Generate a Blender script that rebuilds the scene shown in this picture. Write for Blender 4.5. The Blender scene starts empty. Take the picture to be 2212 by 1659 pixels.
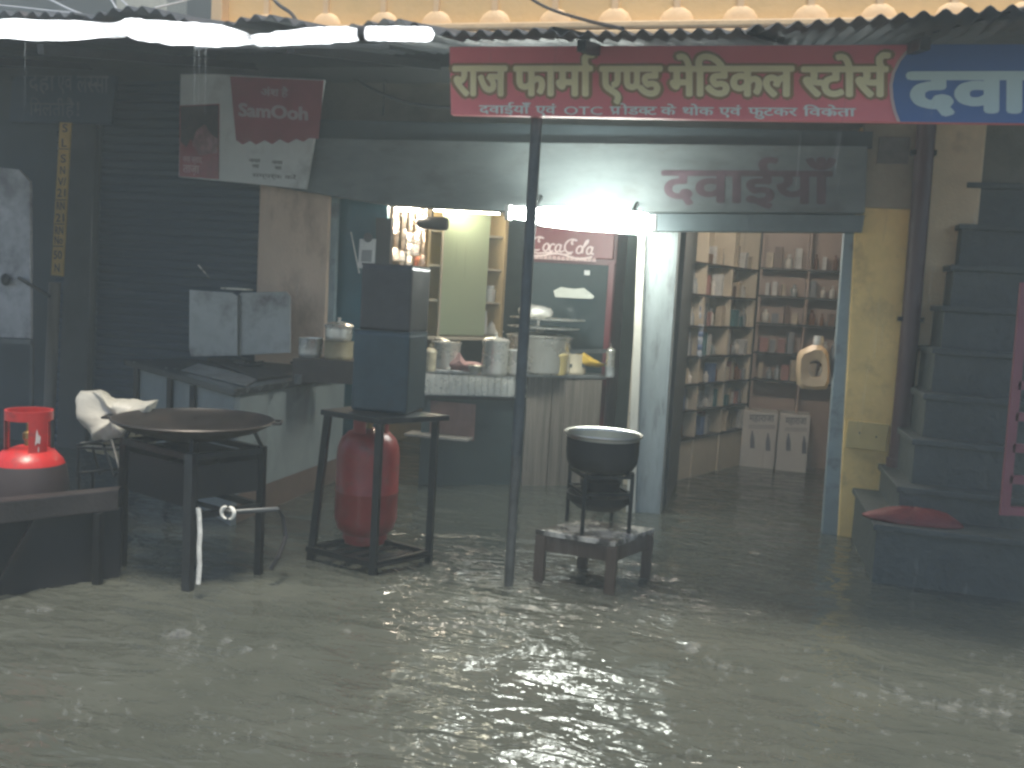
import bpy, bmesh, math, random
from mathutils import Vector, Matrix, noise
random.seed(7)
S = bpy.context.scene
COL = S.collection
V = Vector
PI = math.pi
# ------------------------------------------------------------------ camera
F, IW, IH = 2000.0, 2212.0, 1659.0
YAW, PITCH, ROLL, DIST, EYE = math.radians(14), math.radians(-5.5), math.radians(3.4), 6.6, 1.5
fw = V((-math.sin(YAW)*math.cos(PITCH), math.cos(YAW)*math.cos(PITCH), math.sin(PITCH)))
rt0 = V((math.cos(YAW), math.sin(YAW), 0))
up0 = rt0.cross(fw)
rt = rt0*math.cos(ROLL) + up0*math.sin(ROLL)
up = up0*math.cos(ROLL) - rt0*math.sin(ROLL)
EYEP = V((0, -DIST, EYE))
cam = bpy.data.cameras.new('camera')
camo = bpy.data.objects.new('camera', cam)
COL.objects.link(camo)
camo.matrix_world = Matrix(((rt.x, up.x, -fw.x, EYEP.x), (rt.y, up.y, -fw.y, EYEP.y), (rt.z, up.z, -fw.z, EYEP.z), (0, 0, 0, 1)))
cam.sensor_width = 36
cam.lens = F/IW*36
cam.clip_start = 0.05
cam.clip_end = 500
S.camera = camo
# ------------------------------------------------------------------ sky, street light as sun, exposure
SUN_EL, SUN_AZ = math.radians(75), math.radians(-20)      # light falls from above the street towards the shops
world = bpy.data.worlds.new('World')
S.world = world
world.use_nodes = True
nt = world.node_tree
sky = nt.nodes.new('ShaderNodeTexSky')
sky.sky_type = 'NISHITA'
sky.sun_disc = False
sky.sun_elevation = SUN_EL
sky.ozone_density = 2.0
sky.sun_rotation = math.radians(180) + SUN_AZ
bg = nt.nodes['Background']
nt.links.new(sky.outputs[0], bg.inputs[0])
bg.inputs[1].default_value = 0.052
sl = bpy.data.lights.new('street_light', 'SUN')
sl.energy = 2.3
sl.angle = math.radians(14)
sl.color = (1.0, 0.91, 0.76)
slo = bpy.data.objects.new('street_light', sl)
COL.objects.link(slo)
ldir = V((math.cos(SUN_EL)*math.sin(-SUN_AZ)*-1, math.cos(SUN_EL)*math.cos(SUN_AZ), -math.sin(SUN_EL)))
slo.rotation_euler = ldir.to_track_quat('-Z', 'Y').to_euler()
slo.location = (0, -8, 9)
S.view_settings.view_transform = 'Standard'
S.view_settings.look = 'None'
S.view_settings.exposure = 1.52
S.view_settings.gamma = 1.0
S.cycles.pixel_filter_type = 'BLACKMAN_HARRIS'
S.cycles.filter_width = 2.7
S.cycles.max_bounces = 8
S.cycles.volume_bounces = 0
S.cycles.sample_clamp_indirect = 6


# ------------------------------------------------------------------ pixel helpers (photo measured on a 2212 x 1659 grid)
def ray(px, py):
    return fw + rt*((px-IW/2)/F) - up*((py-IH/2)/F)
def at(px, py, Y):
    d = ray(px, py)
    return EYEP + d*((Y-EYEP.y)/d.y)
def atz(px, py, Z):
    d = ray(px, py)
    return EYEP + d*((Z-EYEP.z)/d.z)
def atd(px, py, depth):
    return EYEP + ray(px, py)*depth


# ------------------------------------------------------------------ mesh helpers
class MB:
    def __init__(self):
        self.bm = bmesh.new()
    def vs(self, pts):
        return [self.bm.verts.new(p) for p in pts]
    def face(self, pts):
        self.bm.faces.new(self.vs(pts))
        return self
    def loft(self, rings, closed=True, cap=True):
        R = [self.vs(r) for r in rings]
        n = len(R[0])
        for a, b in zip(R, R[1:]):
            for i in range(n if closed else n-1):
                j = (i+1) % n
                self.bm.faces.new((a[i], a[j], b[j], b[i]))
        if cap and closed:
            self.bm.faces.new(R[0][::-1])
            self.bm.faces.new(R[-1])
        return self
    def prism(self, pts, vec):
        vec = V(vec)
        pts = [V(p) for p in pts]
        return self.loft([pts, [p+vec for p in pts]])
    def box(self, c, s, rz=0, m=None):
        c = V(c)
        r = Matrix.Rotation(rz, 3, 'Z') if m is None else m
        q = [V((x*s[0]/2, y*s[1]/2, -s[2]/2)) for x, y in ((-1, -1), (1, -1), (1, 1), (-1, 1))]
        a = [c + r @ p for p in q]
        b = [c + r @ (p + V((0, 0, s[2]))) for p in q]
        return self.loft([a, b])
    def bar(self, p, q, w, h=None, upv=(0, 0, 1)):
        p, q = V(p), V(q)
        h = h or w
        d = (q-p).normalized()
        u = V(upv)
        if abs(d.dot(u)) > .95:
            u = V((0, 1, 0))
        s = d.cross(u).normalized()
        u = s.cross(d)
        o = [s*(a*w/2)+u*(b*h/2) for a, b in ((-1, -1), (1, -1), (1, 1), (-1, 1))]
        return self.loft([[p+k for k in o], [q+k for k in o]])
    def tube(self, pts, r, seg=10, cap=True):
        pts = [V(p) for p in pts]
        n = len(pts)
        rs = r if isinstance(r, (list, tuple)) else [r]*n
        rings = []
        prev = None
        for i, p in enumerate(pts):
            d = (pts[min(i+1, n-1)]-pts[max(i-1, 0)]).normalized()
            if prev is None:
                u = V((0, 0, 1)) if abs(d.z) < .9 else V((1, 0, 0))
            else:
                u = prev
            s = d.cross(u).normalized()
            u = s.cross(d).normalized()
            prev = u
            rings.append([p + (s*math.cos(t)+u*math.sin(t))*rs[i] for t in [2*PI*k/seg for k in range(seg)]])
        return self.loft(rings, cap=cap)
    def lathe(self, prof, c, seg=28, sx=1, sy=1, wob=0, m=None, cap=True):
        c = V(c)
        rings = []
        for r, z in prof:
            ring = []
            for k in range(seg):
                t = 2*PI*k/seg
                p = V((max(r, .0004)*math.cos(t)*sx, max(r, .0004)*math.sin(t)*sy, z))
                if wob:
                    p += V((noise.noise(p*9+c)*wob, noise.noise(p*9-c)*wob, noise.noise(p*11)*wob))
                if m is not None:
                    p = m @ p
                ring.append(c+p)
            rings.append(ring)
        return self.loft(rings, cap=cap)
    def build(self, name, mat, parent=None, bevel=0, smooth=False, ang=38):
        bm = self.bm
        bmesh.ops.recalc_face_normals(bm, faces=bm.faces)
        if bevel:
            try:
                bmesh.ops.bevel(bm, geom=list(bm.edges), offset=bevel, segments=2, affect='EDGES', profile=.6, clamp_overlap=True)
            except Exception:
                pass
        if parent is not None:
            base = root_loc(parent)
        else:
            xs = [v.co for v in bm.verts]
            lo = V((min(p.x for p in xs), min(p.y for p in xs), min(p.z for p in xs)))
            hi = V((max(p.x for p in xs), max(p.y for p in xs), max(p.z for p in xs)))
            base = V(((lo.x+hi.x)/2, (lo.y+hi.y)/2, lo.z))
        bmesh.ops.translate(bm, verts=bm.verts, vec=-base)
        me = bpy.data.meshes.new(name)
        bm.to_mesh(me)
        bm.free()
        me.materials.append(mat)
        if smooth:
            me.polygons.foreach_set('use_smooth', [True]*len(me.polygons))
            me.set_sharp_from_angle(angle=math.radians(ang))
        o = bpy.data.objects.new(name, me)
        COL.objects.link(o)
        if parent is not None:
            o.parent = parent
        else:
            o.location = base
        return o


def root_loc(o):
    l = V((0, 0, 0))
    while o is not None:
        l += o.location
        o = o.parent
    return l


def tag(o, label, cat, group=None, kind=None):
    if label:
        o['label'] = label
    if cat:
        o['category'] = cat
    if group:
        o['group'] = group
    if kind:
        o['kind'] = kind
    return o


def thing(name, label, cat, loc, group=None):
    o = bpy.data.objects.new(name, None)
    o.empty_display_size = .1
    COL.objects.link(o)
    o.location = loc
    return tag(o, label, cat, group)


def copy_tree(o, delta, parent=None):
    c = o.copy()
    COL.objects.link(c)
    if parent is None:
        c.location = o.location + V(delta)
    else:
        c.parent = parent
    for ch in list(o.children):
        copy_tree(ch, delta, c)
    return c


def poly(name, pxs, Y, th, mat, parent=None, bevel=0):
    """outline on the vertical plane Y, with real thickness th behind it"""
    return MB().prism([at(x, y, Y) for x, y in pxs], (0, th, 0)).build(name, mat, parent, bevel)


# ------------------------------------------------------------------ materials
MATS = {}
def M(name, col, rough=.6, metal=0., var=.25, scale=5., bump=0., bscale=60., dirt=None, damt=.5, dscale=3., dlo=.52, stretch=None, spec=.5, emis=None, estr=0, ior=None):
    if name in MATS:
        return MATS[name]
    m = bpy.data.materials.new(name)
    m.use_nodes = True
    n = m.node_tree.nodes
    l = m.node_tree.links
    b = n['Principled BSDF']
    b.inputs['Roughness'].default_value = rough
    b.inputs['Metallic'].default_value = metal
    b.inputs['Specular IOR Level'].default_value = spec
    tc = n.new('ShaderNodeTexCoord')
    mp = n.new('ShaderNodeMapping')
    l.new(tc.outputs['Object'], mp.inputs[0])
    if stretch:
        mp.inputs['Scale'].default_value = stretch
    nz = n.new('ShaderNodeTexNoise')
    nz.inputs['Scale'].default_value = scale
    nz.inputs['Detail'].default_value = 6
    nz.inputs['Roughness'].default_value = .65
    l.new(mp.outputs[0], nz.inputs[0])
    mr = n.new('ShaderNodeMapRange')
    mr.inputs[1].default_value = .3
    mr.inputs[2].default_value = .7
    mr.inputs[3].default_value = 1-var
    mr.inputs[4].default_value = 1+var*.4
    l.new(nz.outputs[0], mr.inputs[0])
    mx = n.new('ShaderNodeVectorMath')
    mx.operation = 'SCALE'
    mx.inputs[0].default_value = col
    l.new(mr.outputs[0], mx.inputs['Scale'])
    out = mx.outputs[0]
    if dirt:
        n2 = n.new('ShaderNodeTexNoise')
        n2.inputs['Scale'].default_value = dscale
        n2.inputs['Detail'].default_value = 8
        n2.inputs['Roughness'].default_value = .7
        l.new(mp.outputs[0], n2.inputs[0])
        r2 = n.new('ShaderNodeMapRange')
        r2.inputs[1].default_value = dlo
        r2.inputs[2].default_value = dlo+.16
        r2.inputs[3].default_value = 0
        r2.inputs[4].default_value = damt
        l.new(n2.outputs[0], r2.inputs[0])
        mm = n.new('ShaderNodeMix')
        mm.data_type = 'RGBA'
        l.new(r2.outputs[0], mm.inputs[0])
        l.new(out, mm.inputs[6])
        mm.inputs[7].default_value = (*dirt, 1)
        out = mm.outputs[2]
    l.new(out, b.inputs['Base Color'])
    rr = n.new('ShaderNodeMapRange')
    rr.inputs[3].default_value = max(0, rough-.08)
    rr.inputs[4].default_value = min(1, rough+.12)
    l.new(nz.outputs[0], rr.inputs[0])
    l.new(rr.outputs[0], b.inputs['Roughness'])
    if bump:
        n3 = n.new('ShaderNodeTexNoise')
        n3.inputs['Scale'].default_value = bscale
        n3.inputs['Detail'].default_value = 4
        l.new(mp.outputs[0], n3.inputs[0])
        bp = n.new('ShaderNodeBump')
        bp.inputs['Strength'].default_value = bump
        bp.inputs['Distance'].default_value = .02
        l.new(n3.outputs[0], bp.inputs['Height'])
        l.new(bp.outputs[0], b.inputs['Normal'])
    if emis:
        b.inputs['Emission Color'].default_value = (*emis, 1)
        b.inputs['Emission Strength'].default_value = estr
    MATS[name] = m
    return m


def emitter(name, col, strength):
    m = bpy.data.materials.new(name)
    m.use_nodes = True
    n = m.node_tree.nodes
    n.remove(n['Principled BSDF'])
    e = n.new('ShaderNodeEmission')
    e.inputs[0].default_value = (*col, 1)
    e.inputs[1].default_value = strength
    m.node_tree.links.new(e.outputs[0], n['Material Output'].inputs[0])
    return m


def sheer(name, col, trans=.6, rough=.5, clear=0.0):
    """plastic film or frosted glass: diffuse + translucent + a little clear transmission"""
    m = bpy.data.materials.new(name)
    m.use_nodes = True
    n = m.node_tree.nodes
    l = m.node_tree.links
    b = n['Principled BSDF']
    b.inputs['Base Color'].default_value = (*col, 1)
    b.inputs['Roughness'].default_value = rough
    t = n.new('ShaderNodeBsdfTranslucent')
    t.inputs[0].default_value = (*col, 1)
    mx = n.new('ShaderNodeMixShader')
    mx.inputs[0].default_value = trans
    l.new(b.outputs[0], mx.inputs[1])
    l.new(t.outputs[0], mx.inputs[2])
    out = mx.outputs[0]
    if clear:
        tr = n.new('ShaderNodeBsdfTransparent')
        m2 = n.new('ShaderNodeMixShader')
        m2.inputs[0].default_value = clear
        l.new(out, m2.inputs[1])
        l.new(tr.outputs[0], m2.inputs[2])
        out = m2.outputs[0]
    l.new(out, n['Material Output'].inputs[0])
    return m


BLUE_DARK = M('dark_blue_shutter_paint', (.020, .045, .075), .5, var=.3, scale=3, dirt=(.03, .035, .04), damt=.5, stretch=(1, 1, 4))
HOODC = M('blue_grey_paint', (.165, .195, .20), .55, var=.25, scale=2.5, dirt=(.10, .10, .095), damt=.6, dscale=3, stretch=(1, 1, 2.5))
HOODD = M('dark_blue_grey_paint', (.045, .065, .075), .5, var=.3, scale=3)
OLIVE = M('old_olive_plaster', (.17, .165, .13), .85, var=.4, scale=3, bump=.3, dirt=(.07, .07, .06), damt=.6)
PEACHW = M('peach_parapet_paint', (.65, .46, .26), .6, var=.12, scale=2, bump=.15, bscale=25, dirt=(.5, .33, .2), damt=.35, dscale=6)
PEACHF = M('yellow_peach_field', (.64, .44, .20), .65, var=.12, scale=2, bump=.12, bscale=30, dirt=(.5, .36, .14), damt=.35, dscale=5)
PEACH = M('stained_peach_plaster', (.60, .45, .34), .75, var=.15, scale=2.4, bump=.15, dirt=(.22, .14, .09), damt=.6, dscale=3.1, stretch=(1, 1, .5))
YELLOW = M('yellow_pillar_paint', (.82, .58, .22), .55, var=.2, scale=3, bump=.1, dirt=(.33, .22, .09), damt=.5, dscale=4)
BEIGE = M('beige_pillar_plaster', (.76, .58, .36), .75, var=.25, scale=2, bump=.2, dirt=(.2, .15, .1), damt=.5)
GREYP = M('grey_blue_jamb_paint', (.30, .34, .34), .5, var=.25, scale=4, dirt=(.09, .09, .085), damt=.75, dscale=5, stretch=(3, 3, .6))
GREYJ = M('pale_blue_jamb_paint', (.22, .28, .30), .5, var=.2, scale=5, dirt=(.06, .06, .06), damt=.7, dscale=6)
GREYC = M('dark_grey_column_plaster', (.085, .09, .09), .8, var=.35, scale=3, dirt=(.04, .04, .045), damt=.6)
TEAL = M('teal_paint', (.012, .085, .12), .45, var=.3, scale=3)
REDS = M('sign_red', (.82, .20, .23), .5, var=.12, scale=2.2)
BLUES = M('sign_blue', (.06, .15, .40), .5, var=.12, scale=2)
GOLD = M('sign_gold_letter', (.9, .80, .50), .5, var=.08)
GOLDD = M('sign_olive_letter_edge', (.36, .22, .11), .5, var=.08)
WHITEL = M('white_letter', (.8, .8, .78), .5, var=.05)
PINKL = M('pale_pink_letter', (.62, .45, .45), .5, var=.05)
PURPL = M('faded_maroon_letter', (.125, .08, .10), .6, var=.35, scale=7)
WHITEB = M('white_flex_board', (.62, .65, .64), .5, var=.15, scale=2.5, dirt=(.25, .25, .24), damt=.5)
BLACKL = M('dark_print', (.04, .035, .04), .6, var=.1)
FAINT = M('faint_chalk_paint', (.14, .155, .165), .7, var=.5, scale=10)
YSTRIP = M('yellow_strip_paint', (.60, .36, .07), .6, var=.2, scale=8)
BRWNL = M('brown_strip_letter', (.06, .035, .02), .7, var=.2)
IRON = M('dark_wet_iron', (.022, .025, .028), .38, .6, var=.5, scale=9, bump=.15, bscale=80, dirt=(.045, .028, .02), damt=.5)
IRONG = M('grey_galvanised_iron', (.11, .12, .125), .4, .5, var=.4, scale=6, dirt=(.05, .035, .03), damt=.5)
TAWAI = M('seasoned_black_iron', (.035, .03, .028), .42, .35, var=.5, scale=5, dirt=(.07, .05, .04), damt=.6)
STEEL = M('stainless_steel', (.66, .64, .58), .26, .72, var=.12, scale=6, bump=.03)
STEELD = M('dull_steel_sheet', (.42, .43, .43), .36, .9, var=.3, scale=3, dirt=(.06, .045, .035), damt=.85, dscale=3)
ALUM = M('aluminium', (.62, .61, .57), .32, 1, var=.15, scale=6)
SOOT = M('soot_black', (.012, .013, .015), .5, .2, var=.4, scale=7, bump=.1)
LPG = M('gas_bottle_red', (.50, .022, .022), .32, var=.35, scale=7, bump=.05, dirt=(.12, .03, .03), damt=.7, dscale=7)
LPGD = M('worn_gas_bottle_red', (.34, .032, .026), .34, var=.4, scale=6, bump=.05, dirt=(.10, .055, .045), damt=.8, dscale=6)
WOOD = M('brown_weathered_wood', (.085, .06, .045), .5, var=.5, scale=6, bump=.2, stretch=(1, 1, .15), dirt=(.16, .14, .12), damt=.6, dscale=4)
WOODW = M('wet_glint_stool_wood', (.07, .06, .05), .12, var=.5, scale=12, bump=.25, bscale=38, spec=.8, dirt=(.62, .58, .50), damt=.95, dscale=9, dlo=.44)  # dirt colour here paints pale lamp glints on the wet stool top
WOODG = M('grey_wood_post', (.20, .18, .155), .65, var=.4, scale=5, stretch=(1, 1, .2))
CREAM = M('cream_laminate', (.50, .44, .34), .5, var=.12, scale=3)
CREAMD = M('cream_cabinet', (.48, .36, .19), .5, var=.15, scale=3)
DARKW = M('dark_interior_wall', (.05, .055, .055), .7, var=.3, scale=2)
DARKS = M('dark_shelf_edge', (.03, .025, .022), .5, var=.3)
STONE = M('blue_grey_concrete', (.062, .076, .076), .6, var=.35, scale=5, bump=.6, bscale=22, dirt=(.028, .033, .033), dscale=2.6, damt=.6)
MAROON = M('maroon_pipe', (.07, .035, .04), .4, var=.25, scale=4)
PINKR = M('maroon_railing_paint', (.24, .075, .10), .45, var=.25, scale=4)
CLOTHR = M('wet_red_cloth', (.16, .016, .02), .5, var=.3, scale=9, bump=.3)
SACK = M('white_plastic_sack', (.58, .55, .46), .42, var=.2, scale=5, bump=.2, bscale=25)
PINKC = M('pink_cloth', (.42, .24, .22), .75, var=.25, scale=8)
YELC = M('yellow_cloth', (.62, .40, .06), .65, var=.2, scale=8)
COKE = M('fridge_red', (.13, .026, .032), .35, var=.1)
FGLASS = M('fridge_glass', (.025, .04, .045), .06, 0, var=.2, spec=.8)
FOIL = M('foil_packet', (.86, .76, .66), .2, .85, var=.35, scale=18, bump=.6, bscale=70)
FOILR = M('red_foil_packet', (.45, .16, .08), .25, .7, var=.35, scale=18, bump=.6, bscale=70)
BLACKP = M('black_plastic', (.02, .02, .022), .4, var=.2)
CARDW = M('white_card', (.62, .63, .62), .55, var=.08)
WIREM = M('black_cable', (.03, .03, .032), .5, var=.2)
WIREL = M('pale_wire', (.45, .47, .5), .4, var=.1)
BODYW = M('counter_white_board', (.23, .255, .25), .45, var=.3, scale=2.4, dirt=(.11, .11, .10), damt=.6, dscale=2.5, stretch=(1.5, 1.5, .7))
BROWNP = M('brown_panel', (.13, .085, .065), .6, var=.3, scale=4)
CAN = M('jerrycan_plastic', (.50, .36, .22), .4, var=.12, scale=5)
CART = M('carton_white', (.55, .53, .49), .6, var=.08)
AWN = M('old_roof_sheet', (.06, .07, .08), .55, .2, var=.4, scale=4, dirt=(.09, .06, .045), damt=.5)
BUILDD = M('far_dark_wall', (.05, .06, .065), .8, var=.3, scale=1)
PALECOL = M('pale_far_column', (.42, .42, .36), .7, var=.15)
CABGL = sheer('green_tinted_glass', (.55, .62, .44), .45, .25, .12)
TARP = sheer('white_tarpaulin', (.82, .83, .84), .55, .4)
CLEARP = sheer('cloudy_plastic_film', (.75, .77, .78), .5, .3, .45)
SPRAY = sheer('splashing_water', (.52, .54, .52), .4, .3, .90)
TUBE_ON = emitter('lit_tube', (.95, 1.0, .92), 32)
TUBE_IN = emitter('lit_tube_in_plastic', (.93, .97, 1.0), 7)
WARM_ON = emitter('lit_ceiling_lamp', (1.0, .84, .66), 60)


# ------------------------------------------------------------------ lettering
def glyph_tris(s):
    """triangles of a text run, one list per island"""
    c = bpy.data.curves.new('run', 'FONT')
    c.body = s
    c.size = 1
    c.resolution_u = 3
    o = bpy.data.objects.new('run', c)
    COL.objects.link(o)
    dg = bpy.context.evaluated_depsgraph_get()
    me = bpy.data.meshes.new_from_object(o.evaluated_get(dg))
    bpy.data.objects.remove(o)
    bpy.data.curves.remove(c)
    bm = bmesh.new()
    bm.from_mesh(me)
    bpy.data.meshes.remove(me)
    seen, isl = set(), []
    for f in bm.faces:
        if f in seen:
            continue
        st, cur = [f], []
        seen.add(f)
        while st:
            g = st.pop()
            cur.append([(v.co.x, v.co.y) for v in g.verts])
            for v in g.verts:
                for h in v.link_faces:
                    if h not in seen:
                        seen.add(h)
                        st.append(h)
        isl.append(cur)
    bm.free()
    return isl


def clip_x(isl, xm):
    out = []
    for cur in isl:
        nc = []
        for p in cur:
            q = []
            for (x0, y0), (x1, y1) in zip(p, p[1:]+p[:1]):
                if x0 <= xm:
                    q.append((x0, y0))
                if (x0 <= xm) != (x1 <= xm):
                    t = (xm-x0)/(x1-x0)
                    q.append((xm, y0+t*(y1-y0)))
            if len(q) >= 3:
                nc.append(q)
        if nc:
            out.append(nc)
    return out


def arc_ribbon(pts, w):
    res = []
    for (x0, y0), (x1, y1) in zip(pts, pts[1:]):
        d = math.hypot(x1-x0, y1-y0) or 1
        nx, ny = -(y1-y0)/d*w/2, (x1-x0)/d*w/2
        ex, ey = (x1-x0)/d*w*.22, (y1-y0)/d*w*.22
        res.append([[(x0+nx-ex, y0+ny-ey), (x0-nx-ex, y0-ny-ey), (x1-nx+ex, y1-ny+ey), (x1+nx+ex, y1+ny+ey)]])
    return res


def word(runs):
    """runs: text, ('half', text, keep) for half letters, 'REPH' hook, 'RA' slash below the previous letter"""
    isl, x = [], 0.0
    for r in runs:
        if r == 'REPH':
            isl += arc_ribbon([(x-.10, .62), (x-.15, .72), (x-.15, .82), (x-.07, .89), (x+.04, .885)], .075)
            continue
        if r == 'RA':
            isl += arc_ribbon([(x-.24, .20), (x-.42, .02)], .06)
            continue
        keep = 1
        if isinstance(r, tuple):
            keep, r = r[2], r[1]
        g = glyph_tris(r)
        xs = [p[0] for c in g for t in c for p in t]
        lo, hi = min(xs), max(xs)
        if keep < 1:
            hi = lo+(hi-lo)*keep
            g = clip_x(g, hi)
        isl += [[[(px-lo+x, py) for px, py in t] for t in c] for c in g]
        x += hi-lo-.012
    return isl, x


def letters(mb, isl, width, P0, P1, Pt, n, bold=.0, lay=0.0, base=0.0, top=.645):
    """map glyphs so that u 0..width goes P0->P1 and v base..top goes P0->Pt; n = outward normal"""
    ex = (V(P1)-V(P0))/width
    ey = (V(Pt)-V(P0))/(top-base)
    n = V(n)
    sh = [(0, 0)]
    if bold:
        sh += [(bold*math.cos(2*PI*k/8), bold*.8*math.sin(2*PI*k/8)) for k in range(8)]
    for si, (dx, dy) in enumerate(sh):
        for i, cur in enumerate(isl):
            off = n*(lay + .00012*si + .0011*(i % 3)/3)
            for t in cur:
                mb.face([V(P0)+ex*(px+dx)+ey*(py+dy-base)+off for px, py in t])


def px_word(mb, runs, x0, x1, ytop, ybot, Y, bold, lay=0.0, slope=0.0):
    isl, w = word(runs)
    xm = (x0+x1)/2
    f = lambda x, y: at(x, y+slope*(x-xm), Y)
    letters(mb, isl, w, f(x0, ybot), f(x1, ybot), f(x0, ytop), (0, -1, 0), bold, lay)


# ================================================================== SETTING
# ground far below the flood and the flood water itself
g = MB()
g.face([(-150, -150, -.32), (150, -150, -.32), (150, 150, -.32), (-150, 150, -.32)])
tag(g.build('street_ground', M('wet_asphalt', (.04, .04, .042), .6)), None, None, kind='structure')


def axis(lo, hi, step, far):
    a = []
    x = lo
    while x <= hi:
        a.append(x)
        x += step
    s, k = step, []
    x = lo
    while x > -far:
        s *= 1.35
        x -= s
        k.append(x)
    s = step
    x = a[-1]
    e = []
    while x < far:
        s *= 1.35
        x += s
        e.append(x)
    return k[::-1]+a+e
rings = [(random.uniform(-4.5, 2.5), random.uniform(-4.6, -2.3), random.uniform(.03, .16), random.uniform(.5, 1)) for _ in range(240)]
for px_, py_ in ((1098, 1272), (405, 1276), (806, 1228), (926, 1201), (1310, 1255), (1180, 1225), (1412, 1230), (664, 1192), (566, 1215), (1420, 1100), (1800, 1150)):
    c_ = atz(px_, py_, 0)
    rings += [(c_.x, c_.y, q_, .9) for q_ in (.05, .10, .16)]
def wave(x, y):
    street = min(1, max(.0, (-y-.3)/2.2))
    edge = max(0, 1-(abs(x+1.2)/9)**2)*max(0, 1-(abs(y+1.5)/7)**2)
    p = V((x, y, 0))
    h = noise.noise(V((x*2.1, y*3.2, 1)))*.011*(.35+street)
    h += noise.noise(V((x*6+noise.noise(p*2), y*11, 4)))*.0055*(.3+street)
    h += noise.noise(V((x*14, y*21, 9)))*.0022*(.25+street)
    return h*edge*.8
ax, ay = axis(-5.2, 3.4, .035, 120), axis(-5.2, 2.6, .028, 120)
bm = bmesh.new()
hh = {}
for rx, ry, rr, ra in rings:
    for i, x in enumerate(ax):
        if abs(x-rx) > rr+.05:
            continue
        for j, y in enumerate(ay):
            if abs(y-ry) > rr+.05:
                continue
            d = math.hypot(x-rx, y-ry)
            hh[(i, j)] = hh.get((i, j), 0)+.0028*ra*math.exp(-((d-rr)/.018)**2)
gv = [[bm.verts.new((x, y, wave(x, y)+hh.get((i, j), 0))) for j, y in enumerate(ay)] for i, x in enumerate(ax)]
for i in range(len(ax)-1):
    for j in range(len(ay)-1):
        bm.faces.new((gv[i][j], gv[i+1][j], gv[i+1][j+1], gv[i][j+1]))
me = bpy.data.meshes.new('flood_water')
bm.to_mesh(me)
bm.free()
me.polygons.foreach_set('use_smooth', [True]*len(me.polygons))
wm = bpy.data.materials.new('muddy_flood_water')
wm.use_nodes = True
n, l = wm.node_tree.nodes, wm.node_tree.links
b = n['Principled BSDF']
tc = n.new('ShaderNodeTexCoord')
mp = n.new('ShaderNodeMapping')
mp.inputs['Scale'].default_value = (1, 2.1, 1)
l.new(tc.outputs['Object'], mp.inputs[0])
nz = n.new('ShaderNodeTexNoise')
nz.inputs['Scale'].default_value = 1.3
nz.inputs['Detail'].default_value = 7
nz.inputs['Roughness'].default_value = .62
l.new(mp.outputs[0], nz.inputs[0])
cr = n.new('ShaderNodeValToRGB')
cr.color_ramp.elements[0].color = (.058, .064, .054, 1)
cr.color_ramp.elements[1].color = (.076, .082, .070, 1)
cr.color_ramp.elements[0].position = .35
cr.color_ramp.elements[1].position = .68
l.new(nz.outputs[0], cr.inputs[0])
l.new(cr.outputs[0], b.inputs['Base Color'])
b.inputs['Roughness'].default_value = .025
b.inputs['IOR'].default_value = 1.45
cn = n.new('ShaderNodeTexNoise')
cn.inputs['Scale'].default_value = .9
cn.inputs['Detail'].default_value = 2
l.new(tc.outputs['Object'], cn.inputs[0])
churn = n.new('ShaderNodeMapRange')
churn.inputs[1].default_value = .35
churn.inputs[2].default_value = .65
churn.inputs[3].default_value = .25
churn.inputs[4].default_value = .95
l.new(cn.outputs[0], churn.inputs[0])
vd = n.new('ShaderNodeVectorMath')
vd.operation = 'DISTANCE'
vd.inputs[1].default_value = (-1.05, -2.0, 0)
l.new(tc.outputs['Object'], vd.inputs[0])
flow = n.new('ShaderNodeMapRange')
flow.interpolation_type = 'SMOOTHSTEP'
flow.inputs[1].default_value = .35
flow.inputs[2].default_value = 1.3
flow.inputs[3].default_value = 1.9
flow.inputs[4].default_value = 0
l.new(vd.outputs['Value'], flow.inputs[0])
cadd = n.new('ShaderNodeMath')
l.new(churn.outputs[0], cadd.inputs[0])
l.new(flow.outputs[0], cadd.inputs[1])
churn = cadd
prev = None
for sc, dist, st in ((2.6, .060, 1), (7.5, .016, 1), (30, .0007, .8)):
    q = n.new('ShaderNodeTexNoise')
    q.inputs['Scale'].default_value = sc
    q.inputs['Detail'].default_value = 3
    q.inputs['Distortion'].default_value = .6
    l.new(mp.outputs[0], q.inputs[0])
    bp = n.new('ShaderNodeBump')
    bp.inputs['Strength'].default_value = st
    bp.inputs['Distance'].default_value = dist
    mo = n.new('ShaderNodeMath')
    mo.operation = 'MULTIPLY'
    l.new(q.outputs[0], mo.inputs[0])
    l.new(churn.outputs[0], mo.inputs[1])
    l.new(mo.outputs[0], bp.inputs['Height'])
    if prev:
        l.new(prev.outputs[0], bp.inputs['Normal'])
    prev = bp
l.new(prev.outputs[0], b.inputs['Normal'])
me.materials.append(wm)
wo = bpy.data.objects.new('flood_water', me)
COL.objects.link(wo)
tag(wo, None, None, kind='structure')

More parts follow.
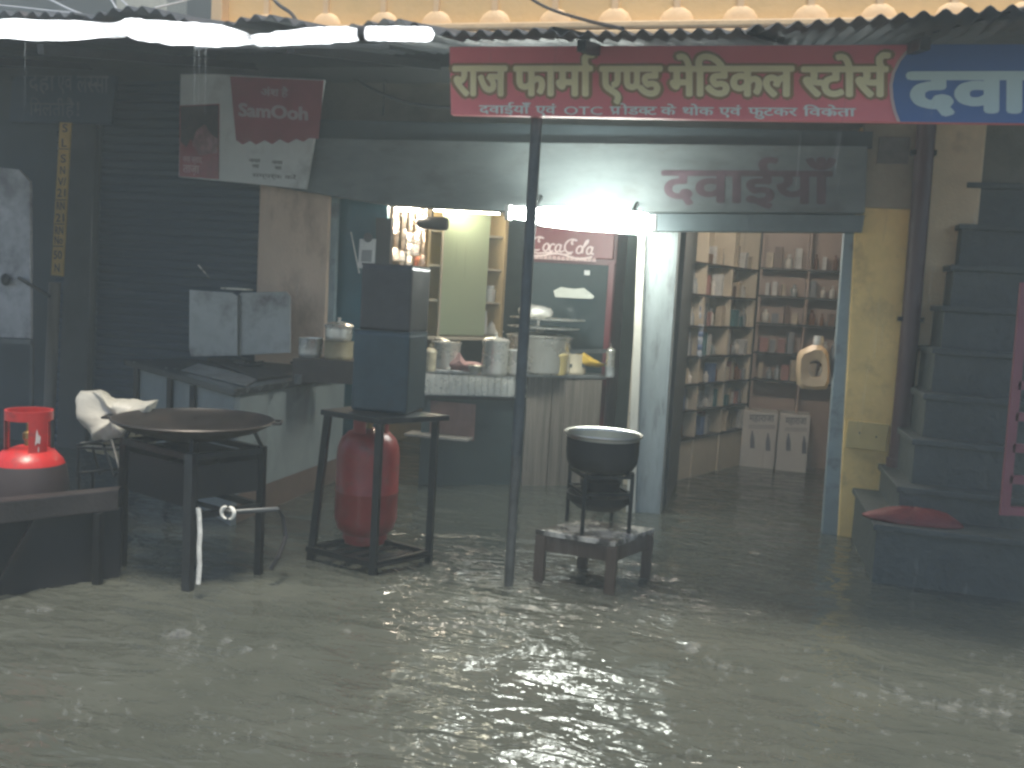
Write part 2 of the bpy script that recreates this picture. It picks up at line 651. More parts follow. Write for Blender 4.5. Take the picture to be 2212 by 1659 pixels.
# ------------------------------------------------------------------ the shop building
LX, RX = -7.5, 4.6                   # ends of the row of shops
bld = thing('shop_building', 'shop row with lit peach parapet above and yellow pillar beside the medicine shop', 'building', (-1, .5, 0))
PY = -.35                            # parapet plane
pl = at(470, 40, PY).x
def pz(x, y):
    return at(x, y, PY).z
zl = at(1300, 66, PY).z              # ledge line
mb = MB()
mb.box(((pl+RX)/2, PY+.12, zl+.75), (RX-pl, .2, 1.5))
field = mb.build('parapet', PEACHF, bld)
mb = MB()
mb.box(((pl+RX)/2, PY+.05, zl-.075), (RX-pl, .3, .11))
mb.build('parapet_base', PEACHW, bld, bevel=.012)
mb = MB()
mb.box(((pl+RX)/2-.002, PY-.02, zl+.012), (RX-pl+.006, .16, .05))
mb.build('parapet_ledge', PEACHW, field, bevel=.014)
mb = MB()
mb.box((pl+.035, PY-.005, zl+.78), (.09, .14, 1.46))
mb.build('parapet_end_post', PEACHW, bld, bevel=.012)
for bx_ in (574, 702, 826, 940, 1066, 1196, 1325, 1459, 1596, 1748, 1896, 2057, 2215):
    c = at(bx_, 66, PY)
    mb = MB()
    prof = [(.115, .02), (.118, .05), (.108, .085), (.085, .12), (.05, .142), (.0, .15)]
    rings_ = []
    for r, z in prof:
        rings_.append([V((c.x+r*math.cos(t), PY+.03-.052*math.sin(t)*(r/.118)**.5, zl+z)) for t in [PI*k/14 for k in range(15)]])
    mb.loft(rings_, closed=False)
    mb.box((c.x, PY+.02, zl+.85), (.04, .05, 1.5))
    mb.build('parapet_rib', PEACHW, field, smooth=True)
# walls, floors and ceilings of the rooms
XT0, XT1 = at(727, 600, 0).x, at(1384, 600, 0).x
XP0, XP1 = at(1440, 700, 0).x, at(1812, 700, 0).x
mb = MB()
mb.box(((LX+RX)/2, .2, (2.36+zl-.25)/2), (RX-LX, .3, zl-.25-2.36))
mb.build('front_wall', OLIVE, bld)
mb = MB()
mb.box(((LX+RX)/2, 1.8, zl-.20), (RX-LX, 4.44, .1))
mb.build('floor_slab', DARKW, bld)
mb = MB()
mb.box(((XT0+XT1)/2-.05, 2.95, 1.5), (XT1-XT0+.9, .1, 4))
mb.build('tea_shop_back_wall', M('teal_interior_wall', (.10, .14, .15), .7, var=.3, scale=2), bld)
mb = MB()
mb.box((XT0-.22, 1.6, 1.5), (.1, 2.7, 4))
mb.build('tea_shop_side_wall', M('ochre_interior_wall', (.36, .25, .12), .7, var=.2, scale=2), bld)
mb = MB()
mb.box(((XT0+XP1)/2, 1.6, 2.62), (XP1-XT0+1.2, 2.6, .08))
mb.build('room_ceiling', CREAMD, bld)
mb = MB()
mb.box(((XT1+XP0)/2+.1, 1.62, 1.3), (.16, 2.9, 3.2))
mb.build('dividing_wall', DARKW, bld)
mb = MB()
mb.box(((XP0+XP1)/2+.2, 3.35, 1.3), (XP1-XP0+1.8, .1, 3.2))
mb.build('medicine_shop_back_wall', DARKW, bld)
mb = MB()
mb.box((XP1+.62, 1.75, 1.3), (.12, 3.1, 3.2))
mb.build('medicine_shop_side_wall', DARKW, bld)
# front pillars
poly('peach_pillar', [(562, 380), (712, 400), (690, 1060), (540, 1040)], -.02, .35, PEACH, bld, .01)
poly('grey_pillar', [(1392, 440), (1470, 450), (1425, 1125), (1371, 1120)], -.02, .34, GREYP, bld, .008)
poly('yellow_pillar', [(1858, 275), (1992, 275), (1908, 1180), (1808, 1180)], -.05, .4, YELLOW, bld, .012)
poly('pillar_cap', [(1866, 268), (1990, 268), (1978, 452), (1854, 447)], -.075, .42, M('grey_beige_plaster', (.34, .29, .21), .75, var=.3, scale=3, bump=.2), bld, .008)
yp = [o for o in bld.children if o.name.startswith('yellow_pillar')][0]
plt = poly('pillar_plate', [(1832, 908), (1922, 918), (1914, 976), (1826, 966)], -.075, .1, M('cream_yellow_board', (.55, .42, .17), .5, var=.12), bld, .004)
for q in ((1857, 935), (1893, 944)):
    c = at(q[0], q[1], -.078)
    MB().lathe([(.006, 0), (.0055, .004), (.003, .006)], c, 10, m=Matrix.Rotation(PI/2, 3, 'X')).build('screw', BLACKP, plt)
poly('beige_pillar', [(2010, 255), (2135, 255), (2045, 1220), (1925, 1210)], .02, .4, BEIGE, bld, .02)
poly('right_wall', [(2128, 240), (2700, 240), (2700, 1300), (2030, 1300)], .25, .2, DARKW, bld)
poly('left_wall', [(-700, 60), (150, 80), (120, 1100), (-700, 1100)], .03, .2, M('dark_left_wall', (.04, .055, .065), .7, var=.3, scale=2), bld)
poly('grey_column', [(152, 262), (207, 266), (182, 990), (120, 985)], -.06, .3, GREYC, bld, .01)
c = at(1930, 325, -.079)
MB().box(c, (.19, .012, .17)).build('meter_plate', M('grey_plate', (.16, .15, .14), .5, var=.3, scale=14), bld, .003)

# rolled shutters over the openings
hood = thing('shutter_box', 'long blue grey shutter box over both shop openings with faded maroon writing', 'shutter box', at(1200, 420, -.1))
poly('top_band', [(575, 256), (1886, 284), (1884, 320), (575, 300)], -.10, .14, HOODD, hood)
poly('front_panel', [(560, 296), (1160, 308), (1160, 459), (835, 442), (560, 397)], -.14, .2, HOODC, hood, .004)
poly('front_panel', [(1163, 308), (1874, 316), (1868, 460), (1163, 456)], -.14, .2, HOODC, hood, .004)
poly('bottom_rail', [(1404, 461), (1868, 464), (1862, 502), (1402, 499)], -.09, .1, M('blue_rail_paint', (.13, .17, .185), .5, var=.25), hood, .004)
mb = MB()
px_word(mb, ['दवाईयाँ'], 1432, 1800, 370, 437, -.1415, .03, slope=.012)
mb.build('lettering', PURPL, hood)

sh = thing('rolling_shutter', 'dark blue closed rolling shutter of the shop on the left', 'shutter', at(380, 900, .02))
a, bq = at(188, 500, .02).x, at(566, 500, .02).x
prof = []
z = -.3
rr_ = []
while z < 3.1:
    for dz, dy in ((0, 0), (.012, -.014), (.040, -.016), (.058, -.002)):
        rr_.append((z+dz, dy))
    z += .066
mb = MB()
mb.loft([[V((a-.3, .02+dy, zz)) for zz, dy in rr_], [V((bq+.15, .02+dy, zz)) for zz, dy in rr_]], closed=False)
mb.build('slat_curtain', BLUE_DARK, sh)
poly('guide_rail', [(207, 270), (222, 270), (196, 990), (180, 990)], .0, .08, HOODD, sh)
poly('top_box', [(-100, 85), (600, 110), (600, 165), (-100, 150)], -.12, .2, M('dark_box_paint', (.04, .05, .06), .6, var=.3), sh)
for q in ((157, 107, 24), (196, 112, 26)):
    poly('pasted_notice', [(q[0]-q[2]/2, q[1]-9), (q[0]+q[2]/2, q[1]-8), (q[0]+q[2]/2, q[1]+9), (q[0]-q[2]/2, q[1]+8)], -.126, .003, M('grey_notice', (.16, .17, .17), .6), sh)

bd = thing('painted_board', 'dark board with faint curd and lassi writing above yellow strip', 'sign', at(140, 260, -.16))
poly('panel', [(30, 120), (255, 128), (240, 268), (20, 262)], -.16, .03, BLUE_DARK, bd)
mb = MB()
px_word(mb, ['दही'], 62, 118, 160, 195, -.1615, .012, slope=.03)
px_word(mb, ['एवं'], 124, 156, 160, 195, -.1615, .012, slope=.03)
px_word(mb, ['ल', ('half', 'स', .62), 'सी'], 166, 234, 163, 200, -.1615, .012, slope=.03)
px_word(mb, ['िमलती'], 64, 140, 222, 250, -.1615, .012, slope=.03)
px_word(mb, ['है'], 142, 160, 222, 250, -.1615, .012, slope=.03)
px_word(mb, ['!'], 166, 171, 222, 250, -.1615, .012, slope=.03)
mb.build('lettering', FAINT, bd)

# yellow number strip on a pole
st = thing('number_strip', 'narrow orange yellow strip painted with letters and numbers down its length', 'sign', at(112, 596, -.2))
poly('strip', [(129, 264), (153, 265), (135, 597), (110, 594)], -.2, .015, YSTRIP, st)
mb = MB()
rows = (('S', 276), ('L', 308), ('S', 342), ('N', 367), ('V/', 392), ('21', 416), ('RN', 444), ('21', 470), ('RN', 497), ('No', 518), ('50', 550), ('N', 578))
for s_, y in rows:
    xc = 141-(y-265)*.057
    wd = 10 if len(s_) == 1 else 17
    isl, w = word([s_])
    letters(mb, isl, w, at(xc-wd/2, y+9, -.2016), at(xc+wd/2, y+9, -.2016), at(xc-wd/2, y-9, -.2016), (0, -1, 0), .012, top=.72)
for y in (322, 432, 484, 532):
    xc = 141-(y-265)*.057
    mb.face([at(xc-11, y-1.5, -.2013), at(xc+11, y-1, -.2013), at(xc+11, y+1, -.2013), at(xc-11, y+.5, -.2013)])
mb.build('lettering', BRWNL, st)
tag(MB().tube([at(118, 610, -.3), at(100, 1060, -.3)], .045, 14).build('wooden_post', WOODG, smooth=True), 'pale grey wooden post below yellow number strip', 'post')

# distant dark wall, pale column and sky-side wires
tag(MB().box((-7, 5.2, 3.2), (12, .3, 7.5)).build('far_wall', BUILDD), 'dark unlit wall of the house behind the roof edge', 'wall')
c = at(328, 30, 3)
tag(MB().box((c.x, 3, 4.2), (.66, .4, 5), 0).build('far_column', PALECOL, bevel=.02), 'pale column standing against the dark wall above roof edge', 'column')
c = at(430, 75, 2)
poly_ = MB().prism([at(225, 44, 2), at(470, 56, 2), at(600, 82, 2), at(600, 130, 2), at(225, 120, 2)], (0, .3, 0)).build('low_wall', PALECOL)
tag(poly_, 'pale low wall visible between two bent roof sheets', 'wall')

# ------------------------------------------------------------------ awning of bent corrugated sheets
EV = -2.7
aw = thing('corrugated_awning', 'dark awning of bent corrugated sheets running above the shop fronts', 'awning', at(1100, 70, EV))
def sheet(xa, ya, xb, yb, bulge, lift=0.0):
    A, B = at(xa, ya, EV), at(xb, yb, EV)
    A.z -= .0
    n_ = max(8, int((B.x-A.x)/.0125))
    kz = (at(xa, ya-10, EV).z-A.z)/10
    top, bot = [], []
    rowsN = 5
    rings_ = []
    for j in range(rowsN):
        t = j/(rowsN-1)
        ring = []
        for i in range(n_+1):
            s_ = i/n_
            x = A.x+(B.x-A.x)*s_+(s_-.5)*.34*min(1, t*2)
            ze = A.z+(B.z-A.z)*s_ + kz*bulge*math.sin(PI*s_)**1.3
            zb_ = zl-.15+lift
            zz = ze*(1-t)+zb_*t
            ph = x/.076*2*PI
            zz += .013*math.sin(ph)
            yy = EV+.04*noise.noise(V((x*2, 3, 0)))+(2.32)*t
            ring.append(V((x, yy, zz)))
        rings_.append(ring)
    mb = MB()
    mb.loft(rings_, closed=False)
    mb.loft([[p+V((0, 0, .004)) for p in r] for r in rings_], closed=False)
    mb.loft([rings_[0], [p+V((0, 0, .004)) for p in rings_[0]]], closed=False)
    return mb.build('roof_sheet', AWN, aw, smooth=True)
for k, q in enumerate(((-900, 10, -110, 26, 6), (-125, 32, 162, 33, 2), (165, 46, 422, 52, 30), (468, 58, 684, 62, 19), (738, 58, 958, 74, 20), (954, 76, 1192, 64, -4), (1184, 70, 1612, 68, -2), (1618, 62, 2225, 18, 3), (2222, 20, 2900, -30, 3))):
    sheet(*q, lift=.012*(k % 3))
for x in (-5, -3.6, -2.2, -.8, .6, 2.0):
    MB().bar((x, EV+.2, 2.60), (x, -.4, zl-.24), .04, .05).build('rafter', IRON, aw)
A, B = at(-300, 118, -2.45), at(955, 128, -2.45)
# posts of the awning
p0, p1 = atz(1098, 1272, -.02), None
p1 = at(1163, 200, p0.y)
po = thing('iron_pole', 'dark iron pole standing in the flood before the tea shop', 'pole', p0)
d = p1-p0
MB().tube([p0-d*.06, p0+d*.28], .024, 14).build('pole_sleeve', M('pale_worn_pole', (.11, .115, .11), .4, .3, var=.5, scale=14, dirt=(.04, .035, .03), damt=.7), po, smooth=True)
MB().tube([p0+d*.28, p1], .028, 14).build('shaft', M('faded_grey_pole', (.09, .105, .11), .5, .2, var=.4, scale=10, dirt=(.03, .03, .03), damt=.5), po, smooth=True)

# ------------------------------------------------------------------ signs
SY = p0.y-.09
sg = thing('shop_sign', 'long red and blue medicine shop sign with gold Hindi letters', 'sign', at(1500, 260, SY))
sgp = poly('panel', [(971, 101), (1500, 99), (2330, 95), (2330, 268), (1500, 257), (974, 247)], SY, .045, REDS, sg)
arc = [(1979, 96), (1960, 112), (1943, 133), (1931, 158), (1926, 184), (1928, 212), (1934, 240), (1943, 263)]
sgb = poly('blue_panel', arc+[(2329, 267.5), (2329, 95.5)], SY-.004, .0035, BLUES, sg)
mb = MB()
for (xa, ya), (xb, yb) in zip(arc, arc[1:]):
    mb.face([at(xa-5, ya, SY-.006), at(xa+2, ya, SY-.006), at(xb+2, yb, SY-.006), at(xb-5, yb, SY-.006)])
mb.build('white_arc', PINKL, sg)
L1 = ((['राज'], 980, 1092), (['फामा', 'REPH'], 1112, 1276), (['ए', ('half', 'ण', .56), 'ड'], 1298, 1427), (['मेिडकल'], 1447, 1711), ([('half', 'स', .62), 'टोस', 'REPH'], 1734, 1914))
mb, mb2 = MB(), MB()
for runs, xa, xb in L1:
    yt = 143+(xa-980)*.002
    px_word(mb, runs, xa, xb, yt, yt+62, SY-.007, .042, slope=.004)
    px_word(mb2, runs, xa-3, xb+3, yt-.5, yt+64, SY-.0035, .095, slope=.004)
mb2.build('letter_shadow', GOLDD, sgp)
mb.build('lettering', GOLD, sgp)
mb = MB()
L2 = ((['दवाईयाँ'], 1036, 1145), (['एवं'], 1158, 1200), (['OTC'], 1219, 1300), (['प', 'RA', 'ोड', ('half', 'क', .62), 'ट'], 1318, 1418), (['के'], 1428, 1459), (['थोक'], 1475, 1541), (['एवं'], 1554, 1600), (['फुटकर'], 1617, 1721), (['िव', 'के', 'RA', 'ता'], 1736, 1847))
for runs, xa, xb in L2:
    yt = 228+(xa-1036)*.008
    if runs == ['OTC']:
        isl, w = word(runs)
        letters(mb, isl, w, at(xa, yt+18, SY-.004), at(xb, yt+18.5, SY-.004), at(xa, yt, SY-.004), (0, -1, 0), .014, top=.72)
    else:
        px_word(mb, runs, xa, xb, yt, yt+17, SY-.004, .03, slope=.008)
mb.build('small_lettering', WHITEL, sgp)
mb = MB()
px_word(mb, ['दवा'], 1966, 2216, 157, 240, SY-.0065, .05, slope=.006)
px_word(mb, ['ईयाँ'], 2216, 2330, 157, 240, SY-.0065, .04, slope=.006)
mb.build('white_lettering', M('pale_blue_letter', (.55, .68, .70), .5, var=.05), sgb)

sm = thing('advert_board', 'white and red advertising board hung at the left of shutter box', 'sign', at(520, 390, -.22))
BY = -.22
poly('panel', [(390, 156), (700, 172), (660, 408), (386, 382)], BY, .03, WHITEB, sm)
jag = [(497, 165), (699, 174), (688, 300), (668, 298), (655, 306), (640, 300), (622, 309), (604, 301), (588, 311), (571, 303), (553, 312), (540, 304), (524, 312), (510, 303)]
poly('red_panel', jag, BY-.004, .003, M('advert_red', (.30, .065, .08), .5, var=.2, scale=5), sm)
poly('poster', [(388, 228), (474, 224), (472, 387), (387, 381)], BY-.006, .004, M('glossy_poster_red', (.28, .04, .05), .2, var=.4, scale=6, bump=.25, bscale=14), sm)
blob = [(390, 230), (472, 227), (471, 318), (452, 300), (446, 318), (432, 296), (424, 322), (412, 300), (402, 318), (390, 306)]
poly('poster_picture', blob, BY-.0075, .001, M('poster_dark_picture', (.055, .03, .03), .2, var=.6, scale=14), sm)
poly('poster_patch', [(424, 282), (442, 268), (456, 290), (470, 300), (470, 330), (432, 336), (415, 312)], BY-.0078, .0002, M('poster_pale_patch', (.28, .12, .12), .25, var=.6, scale=16), sm)
mb = MB()
px_word(mb, ['अंश'], 564, 602, 192, 207, BY-.0055, .02, slope=.04)
px_word(mb, ['है'], 608, 622, 193, 208, BY-.0055, .02, slope=.04)
isl, w = word(['SamOoh'])
letters(mb, isl, w, at(517, 250, BY-.0055), at(663, 259, BY-.0055), at(517, 222, BY-.0055), (0, -1, 0), .045, top=.72)
mb.build('lettering', M('pale_advert_letter', (.50, .42, .44), .5), sm)
mb = MB()
for q in ((538, 350, 24), (588, 354, 22), (545, 362, 14), (594, 366, 14)):
    isl, w = word(['नया'])
    letters(mb, isl, w, at(q[0], q[1], BY-.0014), at(q[0]+q[2], q[1]+1, BY-.0014), at(q[0], q[1]-7, BY-.0014), (0, -1, 0), .02)
isl, w = word(['सम्पर्क करें'])
letters(mb, isl, w, at(545, 382, BY-.0014), at(640, 388, BY-.0014), at(545, 374, BY-.0014), (0, -1, 0), .0)
mb.build('small_print', BLACKL, sm)
mb = MB()
isl, w = word(['नया स्वाद'])
letters(mb, isl, w, at(396, 350, BY-.0085), at(436, 352, BY-.0085), at(396, 338, BY-.0085), (0, -1, 0), .01)
isl, w = word(['ताज़ा'])
letters(mb, isl, w, at(396, 372, BY-.0085), at(430, 374, BY-.0085), at(396, 356, BY-.0085), (0, -1, 0), .02)
mb.build('poster_lettering', PINKL, sm)

# ------------------------------------------------------------------ lamps
T0, T1 = at(1100, 462, -.45), at(1408, 484, -.45)
tl = thing('tube_lamp', 'bright white tube lamp glowing under the shutter box', 'lamp', (T0+T1)/2)
dt = (T1-T0).normalized()
tL = (T1-T0).length
MB().tube([T0+dt*(tL*q) for q in (0, .02, .10, .18, .25, .5, .9, .96, .985, 1)], [.012, .026, .032, .044, .062, .072, .072, .064, .048, .015], 20).build('tube', TUBE_ON, tl, smooth=True)  # radius swollen to take the lamp's glow into the tube's shape
o_ = V((0, .07, .035))
mb = MB()
for q in (.15, .85):
    mb.bar(T0.lerp(T1, q)+V((0, .07, .05)), T0.lerp(T1, q)+V((0, .31, .16)), .02)
mb.build('bracket', IRON, tl)
MB().bar(T0+o_, T1+o_, .03, .05).build('batten', M('white_batten', (.5, .5, .48), .4), tl)
mb = MB()
for e in (T0-dt*.012, T1+dt*.012):
    mb.box(e+V((0, .02, .01)), (.03, .09, .1))
mb.build('end_holder', CARDW, tl)
wire = [at(1394, 505, -.45), at(1392, 520, -.45), at(1388, 540, -.45), at(1387, 552, -.45), at(1384, 572, -.45)]
tag(MB().tube(wire, [.006, .005, .006, .008, .009], 8).build('white_flex', CARDW, smooth=True), 'short white wire dangling from the right end of the tube lamp', 'wire')
c = at(880, 447, .22)
lp = thing('ceiling_lamp', 'small warm lamp lit above the hanging snack packets', 'lamp', c)
MB().box(c, (.16, .1, .05)).build('diffuser', WARM_ON, lp, .01)
MB().box(c+V((0, 0, .045)), (.19, .13, .03)).build('casing', CARDW, lp)
c = at(990, 452, 1.15)
lp = thing('cabinet_lamp', 'warm strip lamp lit at the top of the green glass cabinet', 'lamp', c)
MB().tube([c-V((.34, .05, 0)), c+V((.34, .12, 0))], .022, 12).build('tube', emitter('lit_cabinet_tube', (1.0, .93, .74), 22), lp, smooth=True)
MB().bar(c-V((.36, .05, -.035)), c+V((.36, .12, .035)), .05, .03).build('batten', CARDW, lp)

# ------------------------------------------------------------------ lit white tarpaulin rolls along the eave
def tarp(name, label, ups, los, Y, seed, group=None):
    """ups/los: photo outline of upper and lower edge; a folded sleeve of plastic with a tube lamp inside"""
    n_ = 46
    rings_ = []
    def ip(L, t):
        x = L[0][0]+(L[-1][0]-L[0][0])*t
        for (xa, ya), (xb, yb) in zip(L, L[1:]):
            if xa <= x <= xb:
                return at(x, ya+(yb-ya)*(x-xa)/(xb-xa), Y)
        return at(L[-1][0], L[-1][1], Y)
    for i in range(n_+1):
        t = i/n_
        a_, b_ = ip(ups, t), ip(los, t)
        mid, half = (a_+b_)/2, (a_-b_)/2
        ring = []
        for k in range(20):
            th = 2*PI*k/20
            nn = 1+.2*noise.noise(V((t*9+seed, math.cos(th)*1.4, math.sin(th)*1.4)))+.11*noise.noise(V((t*30+seed, math.cos(th)*4, math.sin(th)*4)))
            ring.append(mid+half*math.cos(th)*nn+V((0, .075*math.sin(th)*nn+.02*noise.noise(V((t*6, seed, 2))), 0)))
        rings_.append(ring)
    r = thing(name, label, 'tarpaulin', (rings_[0][0]+rings_[-1][0])/2, group)
    MB().loft(rings_, cap=True).build('sleeve', TARP, r, smooth=True, ang=70)
    ca, cb = (ip(ups, .06)+ip(los, .06))/2, (ip(ups, .94)+ip(los, .94))/2
    MB().tube([ca, (ca+cb)/2+V((0, 0, -.0)), cb], .014, 10).build('tube', TUBE_IN, r, smooth=True)
    return r
TY = -2.82
gT = 'lit plastic sleeves along the awning edge'
tarp('plastic_sleeve', 'glowing white plastic sleeve at the far left of the awning edge', [(-260, 50), (0, 46), (140, 44), (250, 54)], [(-260, 84), (0, 80), (60, 85), (150, 83), (250, 77)], TY, 1, gT)
tarp('plastic_sleeve', 'widest glowing white plastic sleeve, above the advertising board', [(259, 56), (285, 43), (350, 46), (480, 56), (535, 72), (556, 84)], [(259, 66), (290, 84), (350, 92), (430, 99), (500, 96), (556, 86)], TY-.02, 5, gT)
tarp('plastic_sleeve', 'thin twisted glowing plastic sleeve ending at the black capped tube', [(550, 84), (620, 72), (690, 63), (750, 61), (778, 66)], [(550, 97), (640, 93), (700, 91), (778, 82)], TY+.01, 9, gT)
c0, c1 = at(788, 72, TY), at(938, 74, TY)
tb = thing('wrapped_tube_lamp', 'short lit tube lamp with black end cap wrapped in plastic', 'lamp', (c0+c1)/2)
dd = (c1-c0)
rings_ = []
for i in range(25):
    t = i/24
    p = c0+dd*t
    r_ = .029*(1 if t < .9 else math.sqrt(max(0.02, 1-((t-.9)/.1)**2)))
    rings_.append([p+V((0, math.cos(k/14*2*PI), math.sin(k/14*2*PI)))*r_*(1+.14*noise.noise(V((t*12, math.cos(k/14*2*PI), math.sin(k/14*2*PI))))) for k in range(14)])
MB().loft(rings_).build('film', TARP, tb, smooth=True, ang=70)
MB().tube([c0+dd*.08, c0+dd*.93], .011, 10).build('tube', TUBE_IN, tb, smooth=True)
MB().tube([c0-dd*.075, c0-dd*.07, c0+dd*.03], [.024, .031, .031], 16).build('end_cap', BLACKP, tb, smooth=True)
# lower hanging hem of the tarp
mb = MB()
up_, lo_ = [], []
for i in range(31):
    x = 420+i*14
    yu = 97-(x-420)*.008
    yl = yu+9+5*noise.noise(V((x*.02, 0, 0)))
    up_.append(at(x, yu, TY+.05))
    lo_.append(at(x, yl, TY+.07+.03*noise.noise(V((x*.04, 1, 0)))))
mb.loft([up_, lo_, [p+V((0, .006, 0)) for p in lo_], [p+V((0, .006, 0)) for p in up_]], closed=False)
tag(mb.build('tarp_hem', M('grey_tarp_hem', (.22, .24, .26), .6, var=.2), smooth=True), 'grey hem of tarpaulin hanging under the glowing sleeves', 'tarpaulin')

# ------------------------------------------------------------------ cables
def cable(name, label, pxs, r, mat, group=None):
    pts = [at(x, y, Y) for x, y, Y in pxs]
    fine = []
    for i in range(len(pts)-1):
        q0, q1, q2, q3 = pts[max(i-1, 0)], pts[i], pts[i+1], pts[min(i+2, len(pts)-1)]
        for k in range(6):
            t = k/6
            fine.append(.5*((2*q1)+(q2-q0)*t+(2*q0-5*q1+4*q2-q3)*t*t+(3*q1-q0-3*q2+q3)*t**3))
    fine.append(pts[-1])
    return tag(MB().tube(fine, r, 7).build(name, mat, smooth=True), label, 'cable', group)
cable('hanging_cable', 'thick dark cable curving down at the left end of parapet', [(570, -30, -1), (600, 8, -1), (628, 28, -1.2), (645, 55, -1.6), (648, 75, -2)], .012, WIREM)
cable('hanging_cable', 'dark cable sagging from parapet to awning edge above red sign', [(1120, -20, -1), (1180, 16, -1.2), (1260, 42, -1.8), (1345, 62, -2.6)], .009, WIREM)
cable('wall_cable', 'dark cable sagging across olive wall towards the red sign', [(690, 132, -.03), (735, 150, -.05), (800, 190, -.06), (860, 215, -.06), (915, 228, -.06), (975, 232, -.05)], .013, WIREM)
cable('wall_cable', 'thin crooked wire running up olive wall left of sign', [(828, 250, -.03), (830, 200, -.03), (834, 172, -.04), (880, 168, -.04), (930, 164, -.04), (975, 160, -.03)], .007, WIREM)
cable('pale_wire', 'pale wire crossing before the far column at top left', [(90, -10, 0), (150, 20, -.5), (205, 42, -1.5), (232, 62, -2.6)], .008, WIREL)
cable('pale_wire', 'pale wire dropping to the second roof sheet, left of the pair', [(236, -8, 0), (256, 26, -1.8)], .006, WIREL)
cable('pale_wire', 'pale wire dropping to the second roof sheet, right of the pair', [(254, -8, 0), (284, 20, -1.8)], .006, WIREL)
cable('pale_wire', 'pale wire rising from bent roof sheet to parapet end', [(333, 18, -2.2), (390, 4, -1), (430, -8, -.5)], .006, WIREL)
cable('pale_wire', 'long bright wire along the roof at left photo edge', [(-40, 8, -1.6), (40, 16, -1.7), (110, 24, -1.9), (160, 28, -2.3)], .007, WIREL)

# ------------------------------------------------------------------ pipe, stairs and red things on the right
pp = thing('drain_pipe', 'maroon drain pipe running down between yellow and beige pillars', 'pipe', at(1936, 1030, -.12))
MB().tube([at(2004, 245, -.12), at(1967, 700, -.12), at(1936, 1026, -.12)], .058, 18).build('pipe', MAROON, pp, smooth=True)
for q in ((1995, 330), (1968, 690)):
    c = at(q[0], q[1], -.12)
    MB().box(c+V((0, .03, 0)), (.15, .11, .03)).build('clamp', IRON, pp)
MB().tube([at(1938, 990, -.12), at(1934, 1036, -.12)], .066, 18).build('socket', MAROON, pp, smooth=True)
ss = thing('concrete_stairs', 'blue grey concrete stairs climbing at the right photo edge', 'stairs', at(2150, 1240, -1))
steps = ((1893, 1150, -1.12), (1945, 1050, -.85), (1978, 948, -.72), (2002, 850, -.59), (2021, 752, -.46), (2042, 660, -.34), (2062, 572, -.22), (2080, 484, -.10), (2097, 394, .02), (2115, 302, .14))
for k, (x, y, Y) in enumerate(steps):
    p = at(x, y, Y)
    if k == 0:
        p.z = .34
    p2 = at(steps[k+1][0], steps[k+1][1], steps[k+1][2]) if k+1 < len(steps) else None
    mb = MB()
    bot = -.3
    mb.box(((p.x+4.2)/2, (Y+1.2)/2, (p.z-.035+bot)/2), (4.2-p.x, 1.2-Y-.004*k, p.z-.035-bot))
    mb.box(((p.x+4.2)/2-.012, (Y+1.2)/2-.014, p.z-.017), (4.2-p.x+.02, 1.2-Y+.024-.004*k, .036))
    mb.build('step', STONE, ss, bevel=.007)
rl = thing('maroon_railing', 'maroon railing with slots beside the concrete stairs at right', 'railing', at(2190, 1105, -1.25))
RY = -1.28
def rp(t, s_):
    """t 0 bottom..1 top, s_ 0 left..1 right"""
    xl = 2160+(2205-2160)*t
    y = 1112-(1112-610)*t
    return at(xl+s_*130, y+s_*8, RY)
mb = MB()
mb.bar(rp(0, .07), rp(1, .07), .045, .03, (0, 1, 0))
mb.bar(rp(0, 1), rp(1, 1), .04, .03, (0, 1, 0))
mb.build('post', PINKR, rl)
for k in range(8):
    t = .02+k*.135
    MB().bar(rp(t, .1), rp(t, .99), .03, .045).build('rail', PINKR, rl)
# red wet cloth on the lowest step
c = at(1972, 1128, -.98)
c.z = .345
rings_ = []
for j, (r, z) in enumerate(((1.0, 0), (1.02, .015), (.9, .035), (.66, .06), (.35, .075), (.02, .08))):
    rings_.append([c+V((.27*r*math.cos(t)*(1+.12*noise.noise(V((math.cos(t), math.sin(t), j*.4)))), .11*r*math.sin(t), z*(1+.3*noise.noise(V((math.cos(t)*2, math.sin(t)*2, 3)))))) for t in [2*PI*k/26 for k in range(26)]])
tag(MB().loft(rings_).build('red_cloth', CLOTHR, smooth=True, ang=80), 'crumpled wet red cloth lying on the lowest concrete step', 'cloth')

# ------------------------------------------------------------------ TEA SHOP
# teal door panel, shutter guide
poly_ = thing('teal_door', 'dark teal door leaf standing behind the stacked tins', 'door', at(780, 1000, .12))
poly('leaf', [(727, 428), (838, 436), (815, 1100), (700, 1090)], .12, .04, TEAL, poly_, .004)
poly('frame_strip', [(708, 416), (729, 419), (706, 1075), (686, 1070)], .02, .05, GREYJ, poly_)
o = poly('guide_rail', [(1378, 506), (1394, 504), (1371, 1110), (1352, 1108)], -.06, .035, M('cream_white_rail', (.58, .56, .48), .5, var=.12, scale=4, dirt=(.3, .26, .2), damt=.4), None, .004)
tag(o, 'upright cream white shutter rail beside the grey pillar', 'rail')
